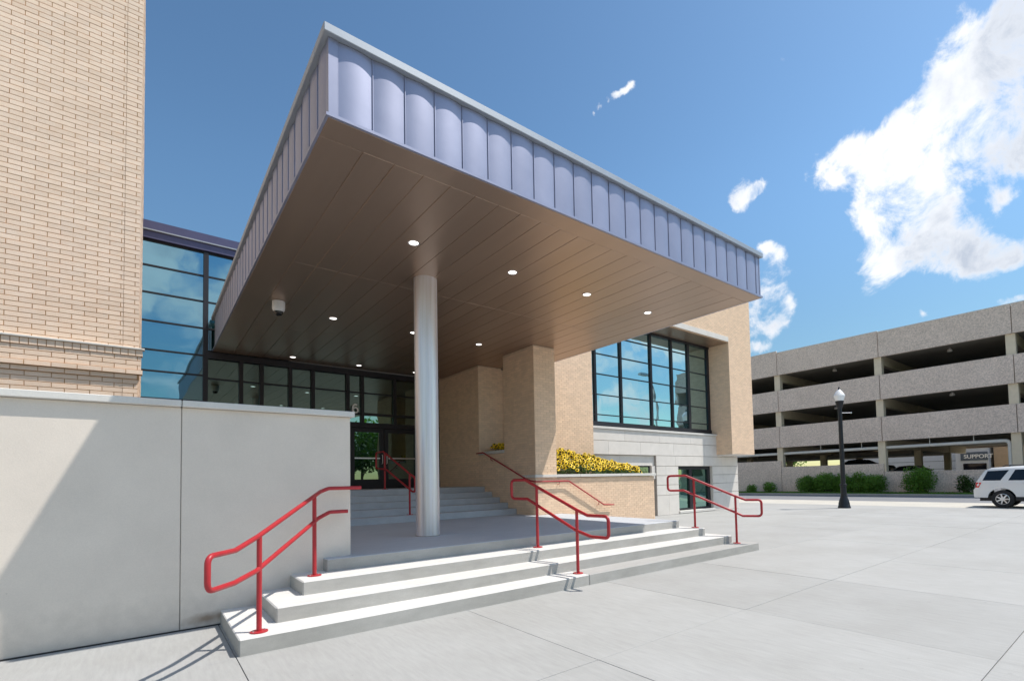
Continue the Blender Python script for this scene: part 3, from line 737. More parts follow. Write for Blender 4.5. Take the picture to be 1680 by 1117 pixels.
# ================================================================== MAIN BUILDING (right)
mbd = thing('brick_building', 'buff brick building with a big teal window over a pale stone base', 'building', (17, 18, 0))
YF, YS, YG = 12.3, 13.09, 13.4
XA, XB, XC = 11.78, 20.39, 22.3
ZT = 10.9
place('wall', boxmesh('wall', 9.6, XA, YF, 13.6, 0, ZT), M['mortar'], mbd)
place('wall', boxmesh('wall', XA+.002, XB-.002, YF, 13.62, 7.63, ZT), M['mortar'], mbd)
place('wall', boxmesh('wall', XB, XC, YF, 13.6, 2.54, ZT), M['mortar'], mbd)
place('wall', boxmesh('wall', 9.62, XC-.1, 13.65, 27, 0, ZT-.1), M['mortar'], mbd)
brick_field(mbd, (9.6, YF, 0), (1, 0, 0), (0, -1, 0), XA-9.6, ZT, L2, C2, M['brick'], .008, .005, 0)
brick_field(mbd, (XA, YF, 7.86), (1, 0, 0), (0, -1, 0), XB-XA, ZT-7.86, L2, C2, M['brick'], .008, .005, 0)
brick_field(mbd, (XB, YF, 2.54), (1, 0, 0), (0, -1, 0), XC-XB, ZT-2.54, L2, C2, M['brick'], .008, .005, 0)
brick_field(mbd, (XB, 13.42, 2.55), (0, -1, 0), (-1, 0, 0), 1.11, 5.05, L2, C2, M['brick'], .008, .005, 0)
place('lintel', boxmesh('lintel', XA+.005, XB-.005, YF-.02, YF+.1, 7.632, 7.855, .004), M['stone'], mbd)
place('recess_soffit', boxmesh('recess_soffit', XA+.01, XB-.01, YF+.11, 13.45, 7.60, 7.629), M['soffit'], mbd)
place('parapet_coping', boxmesh('parapet_coping', 9.5, XC+.08, YF-.06, 13.7, ZT, ZT+.09, .005), M['trim'], mbd)
place('underside', boxmesh('underside', XB+.004, XC-.004, YF+.004, 13.08, 2.515, 2.538), M['stone'], mbd)
# stone base
for q in ((XA-.1, 22.10, YS+.03, 13.64, 2.452, 3.40), (XA-.1, 16.03, YS+.24, 13.64, 0, 2.45), (16.031, 17.46, YS+.03, 13.64, 0, 2.45), (17.461, 20.029, YS+.30, 13.64, 0, 2.02), (17.461, 20.029, YS+.03, 13.64, 2.021, 2.45), (20.031, 22.10, YS+.03, 13.64, 0, 2.45)):
    place('stone_backing', boxmesh('stone_backing', *q), M['stone_joint'], mbd)
zj = [0, .82, 1.24, 1.63, 2.02, 2.45, 2.97, 3.40]
vj = {0: [16.04, 16.65, 17.47], 'r': [20.03, 20.75, 22.13]}
def block(x0, x1, z0, z1, y=YS):
    me = boxmesh('stone_block', x0+.002, x1-.002, y, y+.12, z0+.009, z1-.009, .003); place('stone_block', me, M['stone'], mbd)
for i in range(len(zj)-1):
    z0, z1 = zj[i], zj[i+1]
    if z1 <= 2.03:
        segs = [(16.04, 16.65 if i % 2 else 16.8), (16.65 if i % 2 else 16.8, 17.47), (20.03, 20.78 if i % 2 else 21.1), (20.78 if i % 2 else 21.1, 22.13)]
    elif i == 4 or (z0 >= 2.0 and z1 <= 2.46):
        segs = [(16.04, 17.3), (17.3, 19.2), (19.2, 20.78), (20.78, 22.13)]
    elif i == 5: segs = [(XA, 13.3), (13.3, 15.1), (15.1, 17.2), (17.2, 19.4), (19.4, 21.0), (21.0, 22.13)]
    else: segs = [(XA, 14.2), (14.2, 16.3), (16.3, 18.4), (18.4, 20.4), (20.4, 22.13)]
    for a, c in segs: block(a, c, z0, z1)
place('stone_return', boxmesh('stone_return', 22.10, 22.13, YS+.12, 20, 0, 3.4), M['stone'], mbd)
place('sill', boxmesh('sill', XA+.01, XB+.0, YS-.05, YG-.0, 3.402, 3.485, .006), M['coping'], mbd)
# niche beside planter
block(XA, 14.0, 2.03, 2.45, YS+.10); block(14.0, 16.02, 2.03, 2.45, YS+.10)
place('stone_reveal', boxmesh('stone_reveal', 15.80, 16.02, YS+.05, YS+.3, 1.5, 2.03), M['stone'], mbd)
nw = place('window', boxmesh('window', 12.4, 15.8, YS+.16, YS+.22, 1.2, 2.03), M['frame'], mbd)
place('pane', boxmesh('pane', 12.5, 15.72, YS+.148, YS+.158, 1.25, 1.98), M['glassdark'], nw)
# ground-floor window
wf = MB()
x0, x1, z0, z1 = 17.47, 20.03, .13, 2.02; yy = YS+.22
for q in ((x0, x0+.10, z0, z1), (x1-.22, x1, z0, z1), (x0+.10, x1-.22, z1-.14, z1), (x0+.10, x1-.22, z0, z0+.08), (18.42, 18.62, z0+.08, z1-.14)):
    wf.box(q[0], q[1], yy-.08, yy+.05, q[2], q[3])
lw = place('window', wf, M['frame'], mbd)
for a, c in ((x0+.10, 18.42), (18.62, x1-.22)): place('pane', boxmesh('pane', a, c, yy-.01, yy+.01, z0+.08, z1-.14), M['glassgreen'], lw)
place('stone_reveal', boxmesh('stone_reveal', 20.0, 20.03, YS+.01, yy-.08, .13, 2.02), M['stone'], mbd)
place('sill', boxmesh('sill', 17.44, 20.08, YS-.06, YS+.14, .02, .125, .005), M['coping'], mbd)
# big window
MU = [(11.9, .05), (12.96, .055), (14.37, .055), (16.20, .06), (17.59, .06), (18.79, .08), (20.30, .085)]
big = thing_w = bpy.data.objects.new('window', None); col.objects.link(big); big.parent = mbd; W[big] = Vector((16, YG, 3.6)); big.location = W[big]-W[mbd]
TR = [3.70, 3.97, 4.73, 5.51, 6.28, 7.04, 7.56]
place('sill_frame', boxmesh('sill_frame', 11.8, 20.38, YG-.10, YG+.05, 3.487, 3.70), M['frame'], big)
place('head_frame', boxmesh('head_frame', 11.8, 20.38, YG-.09, YG+.05, 7.50, 7.598), M['frame'], big)
for x, w_ in MU: place('mullion', boxmesh('mullion', x-w_, x+w_, YG-.06, YG+.05, 3.70, 7.50), M['frame'], big)
for i in range(len(MU)-1):
    a = MU[i][0]+MU[i][1]; c = MU[i+1][0]-MU[i+1][1]
    trs = TR[:]
    for k in range(len(trs)-1):
        zz0 = trs[k]+(.015 if k else 0); zz1 = min(trs[k+1]-.015, 7.50)
        t1, t2 = random.uniform(-.003, .003), random.uniform(-.003, .003)
        b = MB(); w_ = c-a; h_ = zz1-zz0
        b.add([(a, YG, zz0), (c, YG+t1*w_, zz0), (c, YG+t1*w_+t2*h_, zz1), (a, YG+t2*h_, zz1), (a, YG+.03, zz0), (c, YG+.03, zz0), (c, YG+.03, zz1), (a, YG+.03, zz1)],
              [(0, 1, 2, 3), (7, 6, 5, 4), (0, 3, 7, 4), (1, 5, 6, 2), (0, 4, 5, 1), (3, 2, 6, 7)])
        place('pane', b, M['glassbright'], big)
        if k: place('transom', boxmesh('transom', a, c, YG-.045, YG+.04, trs[k]-.0148, trs[k]+.0148), M['frame'], big)

# ================================================================== HANDRAILS
RR = .024
def rail(name, label, base, pieces, posts, plates=True, brackets=(), r=RR):
    t = thing(name, label, 'handrail', base)
    for pts, fr in pieces:
        b = MB(); tube(b, fillet(pts, fr), r, 12); place('rail', smooth(b.mesh('rail')), M['red'], t)
    for p, z0, z1 in posts:
        b = MB(); tube(b, [(p[0], p[1], z0), (p[0], p[1], z1)], r*.98, 12); place('post', smooth(b.mesh('post')), M['red'], t)
        if plates:
            b = MB(); lathe(b, [(.078, z0+.001), (.078, z0+.010), (.07, z0+.013)], p[0], p[1], 20); place('base_plate', b, M['red'], t)
            b = MB()
            for k in range(2):
                a = k*math.pi+.4; lathe(b, [(.008, z0+.012), (.008, z0+.020)], p[0]+.055*math.cos(a), p[1]+.055*math.sin(a), 8)
            place('bolt', b, M['alum'], t)
    for q in brackets:
        b = MB(); tube(b, q, .010, 8); place('bracket', b, M['red'], t)
    return t
# left: runs diagonally over the left corner of the steps
P0 = Vector((.854, 5.589, 0)); Ud = Vector((.608, .794, 0))
S = lambda s, z: P0+Ud*s+Vector((0, 0, z))
loop = [Vector((2.03, 6.76, 1.205)), Vector((1.81, 6.76, 1.205)), S(1.30, 1.145), S(-.05, .745), S(-.40, .70), S(-.755, .70), S(-.755, .985), S(-.38, .985), S(-.02, 1.07), S(1.36, 1.47), Vector((1.80, 6.76, 1.505)), Vector((2.20, 6.76, 1.505))]
rail('handrail', 'red tube handrail by the white wall at the left end of the steps', (.854, 5.589, .155),
     [(loop, .075)], [(S(0, 0), .155, 1.06), (S(1.186, 0), .465, 1.42)])
# middle
B_ = Vector((4.98, 5.6, 0)); A_ = Vector((4.92, 6.5, 0)); Ud2 = (A_-B_).normalized()
S2 = lambda s, z: B_+Ud2*s+Vector((0, 0, z))
loop = [S2(-.62, .86), S2(-.62, .715), S2(-.28, .715), S2(.02, .79), S2(1.14, 1.245), S2(1.56, 1.245), S2(1.56, 1.56), S2(1.19, 1.56), S2(0, 1.095), S2(-.22, 1.02), S2(-.62, 1.02), S2(-.62, .86)]
rail('handrail', 'red tube handrail in the middle of the entrance steps', (4.98, 5.6, .155), [(loop, .085)], [(B_, .155, 1.09), (A_, .465, 1.44)])
# right
B_ = Vector((9.50, 5.70, 0)); A_ = Vector((9.09, 6.42, 0)); Ud3 = (A_-B_).normalized()
S3 = lambda s, z: B_+Ud3*s+Vector((0, 0, z))
loop = [S3(-.50, .88), S3(-.50, .72), S3(-.14, .72), S3(.07, .82), S3(1.04, 1.26), S3(1.38, 1.26), S3(1.38, 1.58), S3(1.0, 1.58), S3(.02, 1.14), S3(-.20, 1.05), S3(-.50, 1.05), S3(-.50, .88)]
rail('handrail', 'red tube handrail at the right end of the steps', (9.5, 5.7, .155), [(loop, .075)], [(B_, .155, 1.15), (A_, .465, 1.49)])
# upper flight
X = 5.0
loop = [(X, 11.44, 1.50), (X, 11.44, 1.33), (X, 11.62, 1.35), (X, 13.3, 1.93), (X, 14.05, 1.98), (X, 14.05, 2.42), (X, 13.5, 2.42), (X, 11.76, 1.78), (X, 11.44, 1.68), (X, 11.44, 1.50)]
rail('handrail', 'dark red handrail in the shade on the upper steps behind the column', (X, 11.76, .775), [(loop, .08)], [(Vector((X, 11.76, 0)), .775, 1.76), (Vector((X, 13.40, 0)), 1.395, 2.38)])
# wall mounted rails
X = 7.95
t = rail('wall_handrail', 'thin dark red handrail fixed to the brick wall beside the upper steps', (X, 12, 1.5),
         [([(X, 13.57, 2.42), (X, 13.18, 2.43), (X, 11.0, 1.60), (X, 10.66, 1.52), (X+.02, 10.56, 1.515), (8.4, 10.56, 1.515), (9.12, 10.56, 1.515), (10.48, 10.56, .79), (10.90, 10.56, .77)], .05)], [], False,
         [[(X, 12.75, 2.26), (X+.01, 12.75, 2.18), (8.03, 12.75, 2.16)], [(8.78, 10.56, 1.505), (8.78, 10.57, 1.43), (8.78, 10.64, 1.42)], [(10.27, 10.56, .89), (10.27, 10.57, .80), (10.27, 10.64, .79)]], r=.019)

# ================================================================== STREET LAMP
LX, LY = 24.33, 9.22
t = thing('street_lamp', 'black post-top street lamp with a white acorn globe on the plaza', 'street lamp', (LX, LY, 0))
b = MB(); lathe(b, [(.26, 0), (.26, .06), (.235, .10), (.225, .22), (.19, .36), (.15, .48), (.135, .56)], LX, LY, 24); place('base', smooth(b.mesh('base')), M['black'], t)
b = MB(); lathe(b, [(.125, .56), (.12, .95), (.115, .98), (.115, 1.0)], LX, LY, 20); lathe(b, [(.115, 1.0), (.15, 1.01), (.15, 1.07), (.105, 1.09)], LX, LY, 20); lathe(b, [(.10, 1.08), (.085, 4.45), (.085, 4.52)], LX, LY, 20); place('pole', smooth(b.mesh('pole')), M['black'], t)
b = MB(); lathe(b, [(.09, 4.50), (.13, 4.55), (.14, 4.68), (.175, 4.80), (.18, 4.84)], LX, LY, 20); place('fitter', smooth(b.mesh('fitter')), M['black'], t)
b = MB(); lathe(b, [(.165, 4.84), (.235, 5.08), (.215, 5.13), (.13, 5.28), (.05, 5.36)], LX, LY, 20); place('globe', smooth(b.mesh('globe'), 25), M['globe'], t)
b = MB(); lathe(b, [(.045, 5.36), (.03, 5.42), (.04, 5.45), (.01, 5.50)], LX, LY, 12); place('finial', b, M['black'], t)
b = MB(); tube(b, [(LX, LY, 4.30), (LX+.50*rt.x, LY+.50*rt.y, 4.30)], .014, 8); lathe(b, [(.03, 4.27), (.03, 4.33)], LX+.50*rt.x, LY+.50*rt.y, 8); place('banner_arm', b, M['alum'], t)

# ================================================================== VEHICLES
def interp(tab, x):
    for (a, p), (c, q) in zip(tab, tab[1:]):
        if x <= c: return p+(q-p)*max(0, (x-a))/(c-a) if c > a else q
    return tab[-1][1]
def vehicle(name, label, cat, loc, heading, prof, length, wtab, arches, paint, windows, zr, lamps=(), detail=True, belt=1.08, group=None):
    """prof: list of (s,z) upper outline from rear-bottom over the roof to front-bottom; body pieces as one hull with wheel arches"""
    t = thing(name, label, cat, loc, group)
    mat4 = Matrix.Translation(Vector(loc)) @ Matrix.Rotation(heading, 4, 'Z')
    zb = prof[0][1]
    poly = list(prof)
    for (sc_, r_) in sorted(arches, reverse=True):
        h0 = zb-.36 if False else zb
        a0 = math.asin(max(-1, min(1, (zb-zr)/r_)))
        for k in range(11):
            a = a0+(math.pi-2*a0)*k/10
            poly.append((sc_+r_*math.cos(a), zr+r_*math.sin(a)))
    bm = bmesh.new()
    vs = [bm.verts.new((s, 0, z)) for s, z in poly]
    f = bm.faces.new(vs)
    for zc in (.55, .75, .95, belt, 1.2, 1.4, 1.55, 1.64):
        bmesh.ops.bisect_plane(bm, geom=bm.verts[:]+bm.edges[:]+bm.faces[:], plane_co=(0, 0, zc), plane_no=(0, 0, 1))
    for s_ in (.04, .1, .2, .35, length-.5, length-.3, length-.15, length-.05):
        bmesh.ops.bisect_plane(bm, geom=bm.verts[:]+bm.edges[:]+bm.faces[:], plane_co=(s_, 0, 0), plane_no=(1, 0, 0))
    def hw(s, z):
        e = 1-.16*max(0, 1-s/.38)**2.2-.18*max(0, 1-(length-s)/.55)**2.2
        return interp(wtab, z)*e
    bound = [e for e in bm.edges if e.is_boundary]
    ret = bmesh.ops.duplicate(bm, geom=bm.verts[:]+bm.edges[:]+bm.faces[:])
    vm_ = ret['vert_map']
    dup = [v for v in ret['geom'] if isinstance(v, bmesh.types.BMVert)]
    dupset = set(dup)
    orig = [v for v in bm.verts if v not in dupset]
    mp_ = {v: vm_[v] for v in orig}
    for e in bound:
        a, c = e.verts
        # two-strip bridge with a rounded shoulder
        try: bm.faces.new((a, c, mp_[c], mp_[a]))
        except Exception: pass
    for v in orig: v.co.y = hw(v.co.x, v.co.z)
    for v in dup: v.co.y = -hw(v.co.x, v.co.z)
    bmesh.ops.recalc_face_normals(bm, faces=bm.faces[:])
    # crease the roof edge a little
    ee = [e for e in bm.edges if len(e.link_faces) == 2 and e.calc_face_angle(0) > R(50) and e.verts[0].co.z > .6 and e.verts[1].co.z > .6]
    bmesh.ops.bevel(bm, geom=ee, offset=.045, segments=3, affect='EDGES', clamp_overlap=True)
    me = bpy.data.meshes.new('body'); bm.to_mesh(me); bm.free(); me.transform(mat4); smooth(me, 35)
    body = place('body', me, paint, t)
    def sidepoly(nm, pts, mat, side, off, th_=.012, parent=None):
        b = MB(); n = len(pts)
        o_ = [mat4 @ Vector((s, side*(hw(s, z)+off), z)) for s, z in pts]; i_ = [mat4 @ Vector((s, side*(hw(s, z)-.02), z)) for s, z in pts]
        b.add(o_+i_, [tuple(range(n))]+[(k, (k+1) % n, n+(k+1) % n, n+k) for k in range(n)])
        me_ = b.mesh(nm); bm_ = bmesh.new(); bm_.from_mesh(me_); bmesh.ops.recalc_face_normals(bm_, faces=bm_.faces[:]); bm_.to_mesh(me_); bm_.free()
        return place(nm, me_, mat, parent or t)
    for side in (1, -1):
        for w_ in windows: sidepoly('side_window', w_, M['carglass'], side, .006)
        if detail:
            for w_ in lamps: 
                sidepoly('tail_light', w_, M['redlens'], side, .012)
                c_ = (sum(p[0] for p in w_)/len(w_), sum(p[1] for p in w_)/len(w_))
                sidepoly('light_lens', [(c_[0]+(p[0]-c_[0])*.45, c_[1]+(p[1]-c_[1])*.4) for p in w_], M['clear'], side, .018)
            sidepoly('door_handle', [(1.55, .98), (1.75, .98), (1.75, 1.01), (1.55, 1.01)], M['carpaint'], side, .03)
    # glass across front and rear from the outline
    def endglass(i, nm):
        (s0, z0), (s1, z1) = prof[i], prof[i+1]
        a = (s0+(s1-s0)*.12, z0+(z1-z0)*.12); c = (s0+(s1-s0)*.85, z0+(z1-z0)*.85)
        nrm = Vector((-(z1-z0), 0, (s1-s0))).normalized()*.008
        b = MB(); q = []
        for (s, z) in (a, c):
            for sd_ in (1, -1): q.append(mat4 @ (Vector((s, sd_*(hw(s, z)-.12), z))+nrm))
        b.add([q[0], q[1], q[3], q[2]], [(0, 1, 2, 3)]); place(nm, b, M['carglass'], t)
    return t, mat4, hw, endglass
def wheel(t, mat4, s, side, zr, y):
    o = bpy.data.objects.new('wheel', None); col.objects.link(o); o.parent = t
    c = mat4 @ Vector((s, side*y, zr)); W[o] = c; o.location = c-W[t]
    M3 = mat4.to_3x3().to_4x4(); 
    def put(nm, b, mt, sm=True):
        me = b.mesh(nm); me.transform(Matrix.Translation(c) @ M3 @ Matrix.Rotation(R(-90*side), 4, 'X')); 
        bm_ = bmesh.new(); bm_.from_mesh(me); bmesh.ops.recalc_face_normals(bm_, faces=bm_.faces[:]); bm_.to_mesh(me); bm_.free()
        if sm: smooth(me, 35)
        place(nm, me, mt, o)
    b = MB(); lathe(b, [(.225, .0), (.23, .095), (.32, .11), (zr-.01, .09), (zr, .05), (zr, -.09), (.30, -.11)], 0, 0, 32); put('tyre', b, M['tyre'])
    b = MB(); lathe(b, [(.222, .02), (.222, .098), (.205, .102), (.20, .04), (.02, .04)], 0, 0, 32)
    for k in range(7):
        a = 2*math.pi*k/7; ca, sa = math.cos(a), math.sin(a)
        def P(r, w, z): return (ca*r-sa*w, sa*r+ca*w, z)
        b.add([P(.03, -.03, .085), P(.205, -.02, .10), P(.205, .02, .10), P(.03, .03, .085), P(.03, -.03, .05), P(.205, -.02, .06), P(.205, .02, .06), P(.03, .03, .05)],
              [(0, 1, 2, 3), (0, 4, 5, 1), (2, 6, 7, 3), (1, 5, 6, 2)])
    lathe(b, [(.045, .04), (.045, .095), (.02, .10)], 0, 0, 16); put('rim', b, M['alum'])
    b = MB(); lathe(b, [(.199, .0415), (.199, .0445)], 0, 0, 24); put('brake_shadow', b, M['seam'], False)
prof = [(.02, .42), (0, .48), (0, .74), (.05, .80), (.09, .84), (.12, 1.08), (.27, 1.33), (.42, 1.55), (.62, 1.655), (1.6, 1.71), (2.5, 1.68), (2.95, 1.58), (3.15, 1.48), (3.55, 1.10), (3.9, 1.04), (4.28, .98), (4.40, .85), (4.45, .6), (4.42, .42)]
W_S = [(.3, .86), (.5, .90), (.95, .90), (1.08, .885), (1.2, .86), (1.55, .765), (1.64, .72), (1.72, .62)]
suv_loc = (28.0, 5.19, 0)
sv, m4, hw, eg = vehicle('parked_suv', 'white sport utility vehicle at the kerb at the right edge, rear end showing', 'car', suv_loc, -math.pi/2, prof, 4.45, W_S, [(.92, .455), (3.55, .455)], M['carpaint'],
    [[(.33, 1.13), (.50, 1.52), (1.17, 1.55), (.90, 1.13)], [(1.14, 1.13), (1.36, 1.56), (2.02, 1.565), (2.02, 1.13)], [(2.10, 1.13), (2.10, 1.565), (2.70, 1.53), (3.12, 1.35), (3.28, 1.13)]], .365,
    lamps=[[(.09, .84), (.10, 1.05), (.30, 1.05), (.20, .84)]])
eg(6, 'rear_window'); eg(12, 'windscreen')
for s_ in (.94, 3.55):
    for sd_ in (1, -1): wheel(sv, m4, s_, sd_, .365, .80)
b = MB()
for sd_ in (1, -1):
    tube(b, fillet([m4 @ Vector((.95, sd_*.60, 1.68)), m4 @ Vector((1.05, sd_*.60, 1.745)), m4 @ Vector((2.3, sd_*.60, 1.755)), m4 @ Vector((2.45, sd_*.60, 1.68))], .05), .016, 8)
place('roof_rail', b, M['black'], sv)
b = MB(); b.box(1.35, 3.1, -.905, .905, .33, .46, X=lambda v: m4 @ Vector(v)); place('side_skirt', b, M['black'], sv)
b = MB(); b.box(.2, 4.2, -.78, .78, .28, .5, X=lambda v: m4 @ Vector(v)); place('underbody', b, M['seam'], sv)
prof_s = [(0, .40), (0, .75), (.10, .98), (.75, 1.05), (1.35, 1.40), (1.9, 1.46), (2.5, 1.42), (3.25, 1.02), (4.3, .86), (4.5, .6), (4.48, .40)]
W_C = [(.3, .84), (.5, .88), (.95, .88), (1.05, .85), (1.4, .64), (1.5, .56)]
WIN_C = [[(.98, 1.06), (1.38, 1.36), (1.85, 1.40), (1.85, 1.06)], [(1.92, 1.06), (1.92, 1.40), (2.45, 1.37), (3.0, 1.08)]]
for nm, lb, loc, hd, pt in (('parked_car', 'dark sedan parked in the garage behind the low wall, left of the lamp post base', (47.5, 18.6, 1.28), -math.pi/2, M['darkpaint']),
                       ('parked_car', 'silver car roof showing over the garage wall above the round shrub', (46.5, 14.6, .62), -math.pi/2, M['silver'])):
    c_, mm, h_, e_ = vehicle(nm, lb, 'car', loc, hd, prof_s, 4.5, W_C, [(.95, .38), (3.6, .38)], pt, WIN_C, .32, detail=False, belt=1.05, group='cars parked in the garage')
    e_(3, 'rear_window'); e_(6, 'windscreen')
    for s_ in (.95, 3.6):
        for sd_ in (1, -1): wheel(c_, mm, s_, sd_, .32, .76)

# ================================================================== PARKING GARAGE
gr = thing('parking_garage', 'four level parking garage with brown aggregate bands across the street', 'building', (50, 13, 0))
GX = 42.0
ycol = [-1.97-.0, 5.65, 13.05, 20.72, 28.35, 35.9]
bands = [(3.87, 5.66), (6.95, 8.76), (10.10, 11.95)]
ysp = [-9.5+5.0]+ycol+[40]
for bi, (z0, z1) in enumerate(bands):
    for i in range(len(ysp)-1):
        ztop = z1+((.0, 0, 0, .06, .20, .30, .3)[i] if bi == 2 else 0)
        me = boxmesh('wall_panel', GX-.18, GX, ysp[i]+.02, ysp[i+1]-.02, z0, ztop, .01)
        place('wall_panel', me, M['agg'], gr)
        if bi == 2: place('panel_flashing', boxmesh('panel_flashing', GX-.19, GX+.02, ysp[i]+.0, ysp[i+1]-.0, ztop+.001, ztop+.045), M['alum'] if False else M['pipe'], gr)
base = [1.6, 1.6, 1.62, 2.22, 2.75, 2.75, 2.75]
for i in range(len(ysp)-1):
    place('base_wall', boxmesh('base_wall', GX-.1, GX+.1, ysp[i]+.015, ysp[i+1]-.015, -.1, base[min(i, 6)], .01), M['agg'], gr)
for y in ycol:
    place('column', boxmesh('column', GX+.01, GX+.5, y-.12, y+.36, 0, 11.9, .01), M['post'], gr)
    for z in (3.35, 6.45, 9.60): place('beam', boxmesh('beam', GX+.5, 66, y-.05, y+.30, z, z+.75), M['post'], gr)
    for x in (50.5, 59.5): place('column', boxmesh('column', x, x+.5, y-.1, y+.4, 0, 10.2), M['post'], gr)
for z in (4.05, 7.15, 10.3): place('floor_slab', boxmesh('floor_slab', GX+.02, 66, -4.45, 40, z, z+.25), M['slabg'], gr)
place('floor_slab', boxmesh('floor_slab', GX+.11, 66, -4.45, 40, -.1, .55), M['slabg'], gr)
for z0, z1 in bands[:2]+[(10.1, 11.9)]: place('rear_band', boxmesh('rear_band', 66, 66.2, -4.5, 40, z0, z1), M['agg'], gr)
place('end_wall', boxmesh('end_wall', GX+.02, 66, -4.5, -4.3, 0, 11.9), M['agg'], gr)
place('ramp', prism('ramp', [(52, 14), (64, 14), (64, 40), (52, 40)], 3.2, 3.5), M['slabg'], gr)
for y, z in ((9.3, 10.05), (9.3, 6.9), (17, 10.05), (17, 6.9)):
    b = MB(); lathe(b, [(.05, z+.25), (.16, z+.1), (.16, z), (.02, z-.02)], GX+2.2, y, 12); place('garage_light', b, M['white_plastic'], gr)
t = thing('drain_pipe', 'long white drain pipe hung under the first garage deck with an elbow down', 'pipe', (42.3, 6.1, 2))
b = MB(); tube(b, fillet([(42.3, 6.12, .3), (42.3, 6.12, 3.42), (42.3, 14, 3.40), (42.3, 38, 3.28)], .28), .12, 12); place('pipe', smooth(b.mesh('pipe')), M['pipe'], t)
for y in (7.9, 10.3, 14.6, 17.6, 23.5):
    b = MB(); tube(b, [(42.3, y, 3.4), (42.3, y, 4.05)], .025, 6); lathe(b, [(.145, 3.35), (.145, 3.45)], 42.3, y, 12); place('hanger', b, M['pipe'], t)

# buildings beyond the garage
def house(name, label, x0, x1, y0, y1, h, mat, stripes=0):
    t = thing(name, label, 'building', ((x0+x1)/2, (y0+y1)/2, 0))
    place('wall', boxmesh('wall', x0, x1, y0, y1, 0, h), mat, t)
    for k in range(stripes): place('siding_joint', boxmesh('siding_joint', x0-.012, x0-.001, y0, y1, .9+k*.95, .95+k*.95), M['dark_sign'], t)
    place('roof_edge', boxmesh('roof_edge', x0-.1, x1+.1, y0-.1, y1+.1, h, h+.25), M['pipe'], t)
    return t
house('warehouse', 'pale blue sided building seen through the garage', 76, 90, 15.9, 29, 5.6, M['pale'], 5)
sh_ = house('shop_building', 'low white shop with a dark sign band seen through the garage', 74, 88, 12.6, 15.6, 4.2, M['pale'])
place('sign_band', boxmesh('sign_band', 73.9, 74.0, 12.65, 15.1, 2.75, 3.7), M['dark_sign'], sh_)
fc = bpy.data.curves.new('sign_text', 'FONT'); fc.body = 'SUPPORT'; fc.size = .62; fc.extrude = .02; fc.offset = .012
fo = bpy.data.objects.new('tmp', fc); col.objects.link(fo); bpy.context.view_layer.update()
mes = bpy.data.meshes.new_from_object(fo.evaluated_get(bpy.context.evaluated_depsgraph_get())); bpy.data.objects.remove(fo)
mes.transform(Matrix.Translation((73.87, 14.8, 3.0)) @ Matrix.Rotation(R(-90), 4, 'Z') @ Matrix.Rotation(R(90), 4, 'X')); mes.materials.clear()
place('sign_lettering', mes, M['letter'], sh_)
place('window', boxmesh('window', 73.93, 74.0, 12.8, 14.9, .8, 2.4), M['carglass'], sh_)
house('tan_building', 'tan sided building at the right seen through the garage', 75, 90, 3, 12.3, 5.5, M['tan'], 0)

# ================================================================== SHRUBS AND TREES
def shrub(label, x, y, rx, ry, h, n, size=.11, mat='leaf', group=None, name='shrub'):
    t = thing(name, label, 'shrub', (x, y, .06), group)
    mb = MB()
    nc = 9
    for _ in range(nc):
        a = random.uniform(0, 6.28); q = random.uniform(0, .55)
        leaf_cloud(mb, x+rx*q*math.cos(a), y+ry*q*math.sin(a)*1.1, .06+h*random.uniform(.38, .62), rx*.55, ry*.52, h*.40, n//nc, size)
    leaf_cloud(mb, x, y, .06+h*.3, rx*.8, ry*.85, h*.3, n//4, size)
    place('foliage', mb, M[mat], t)
    mb = MB()
    for _ in range(7):
        a = random.uniform(0, 6.28); tube(mb, [(x, y, .0), (x+rx*.4*math.cos(a), y+ry*.4*math.sin(a), h*.6)], [.025, .01], 5)
    place('stem', mb, M['bark'], t)
G_ = 'shrubs along the garage wall'
shrub('small sparse shrub at the foot of the garage wall, first from the building', 41.0, 23.0, .45, .6, .75, 700, group=G_)
shrub('small spiky shrub between the first shrub and the long hedge', 41.0, 21.35, .45, .68, .95, 900, group=G_)
for i, (y, r_, h_, lb) in enumerate(((18.2, .95, 1.40, 'rounded hedge shrub at the left end of the long hedge'), (17.0, .95, 1.55, 'hedge shrub just left of the lamp post'), (15.7, .9, 1.50, 'hedge shrub directly behind the lamp post'), (14.5, 1.0, 1.55, 'hedge shrub right of the lamp post'), (13.4, .8, 1.35, 'hedge shrub at the right end of the long hedge'))):
    shrub(lb, 41.0, y, .85, r_*1.12, h_*1.04, 3400, group=G_)
shrub('large round shrub standing alone right of the long hedge', 41.0, 10.8, .9, 1.22, 1.95, 4200, group=G_)
shrub('small round shrub next to the white vehicle', 41.0, 8.2, .55, .55, 1.35, 1100, group=G_, mat='leaf2')
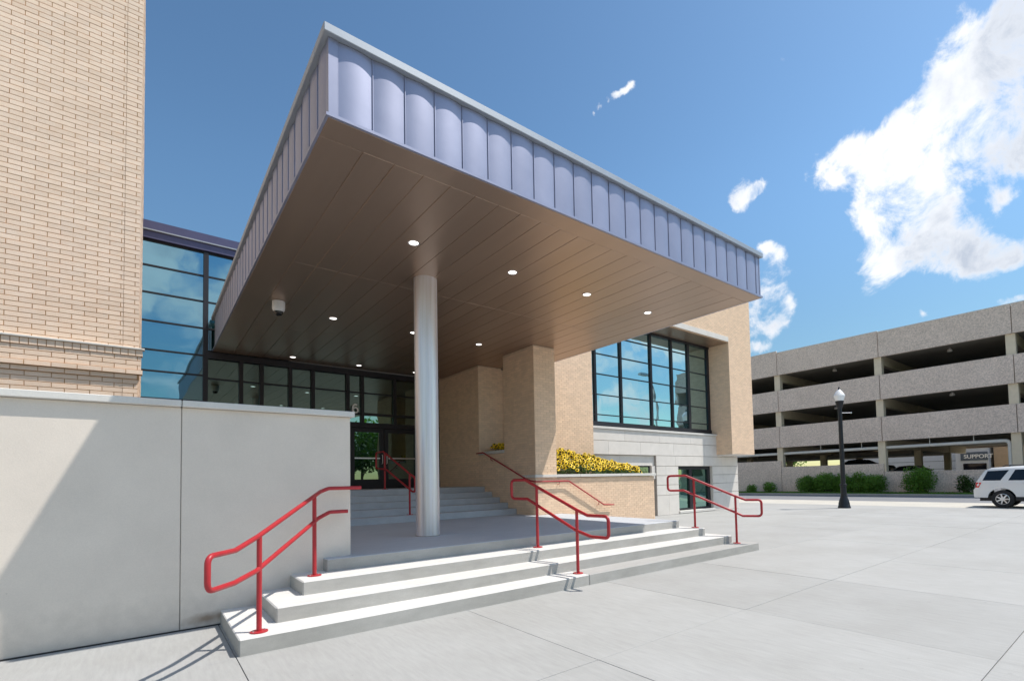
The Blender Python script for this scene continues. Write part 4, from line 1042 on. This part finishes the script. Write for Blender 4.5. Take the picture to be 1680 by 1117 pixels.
def tree(label, x, y, h, r_, n, name='broadleaf_tree', mat='leaf2', size=.35, group=None):
    t = thing(name, label, 'tree', (x, y, 0), group)
    mb = MB(); tube(mb, [(x, y, -.1), (x+.1, y, h*.3), (x-.1, y+.1, h*.6)], [.028*h, .02*h, .01*h], 8)
    for k in range(7):
        a = k*.9+random.random(); tube(mb, [(x, y, h*(.28+.04*k)), (x+r_*.7*math.cos(a), y+r_*.7*math.sin(a), h*(.55+.04*k))], [.01*h, .003*h], 6)
    place('trunk', mb, M['bark'], t)
    mb = MB()
    for _ in range(20):
        a = random.uniform(0, 6.28); q = random.uniform(0, .75); zz = random.uniform(.42, .88); q *= 1-abs(zz-.6)
        leaf_cloud(mb, x+r_*q*math.cos(a), y+r_*q*math.sin(a), h*zz, r_*.38, r_*.38, r_*.3, n//20, size)
    place('crown', mb, M[mat], t)
tree('tree beyond the garage seen through its left bay', 78, 44.5, 8, 4.5, 2600)
tree('second tree beyond the garage, further right', 80, 38.0, 7, 3.5, 1800, mat='leaf')
# across the plaza, behind the viewer (seen as reflections)
TL_ = [(14, -30, 9, 'broad tree on the lawn, reflected in the glass doors'), (7, -33, 10, 'tall tree on the lawn left of the door reflection'), (22, -31, 8.5, 'shorter tree on the lawn toward the street'), (0, -35, 11, 'tallest tree on the lawn facing the white wall'),
       (30, -36, 9, 'street end tree of the lawn row'), (52, -13, 7, 'small tree past the end of the garage'), (57, -20, 9, 'larger tree past the end of the garage'), (-9, -33, 10, 'tree at the tower end of the lawn')]
for x, y, h, lb in TL_: tree(lb, x, y, h, h*.45, 2200, size=.42)
for i in range(9):
    tree('tall tree in the far row closing the lawn', -34+i*9.5+random.uniform(-1, 1), -58+random.uniform(-3, 3), random.uniform(10, 13), 6.6, 1700, size=.8, group='far row of trees behind the lawn', mat='leaf')
g = MB(); g.box(-60, 33.5, -90, -24.1, -.14, .02)
place('lawn', g, M['grass'], kind='structure')
t = thing('curved_street_light', 'tall grey street light with a curved arm, reflected in the big window', 'street light', (35, -1.6, .13))
b = MB(); tube(b, fillet([(35, -1.6, .13), (35, -1.6, 7.5), (34.6, -1.4, 9.4), (33.4, -.9, 10.2), (32.6, -.6, 10.3)], 1.2, 8), .09, 10); place('pole', smooth(b.mesh('pole')), M['alum'], t)
b = MB(); b.box(31.7, 32.7, -.85, -.35, 10.2, 10.4); place('lamp_head', bevel(b.mesh('lamp_head'), .06, 2), M['alum'], t)
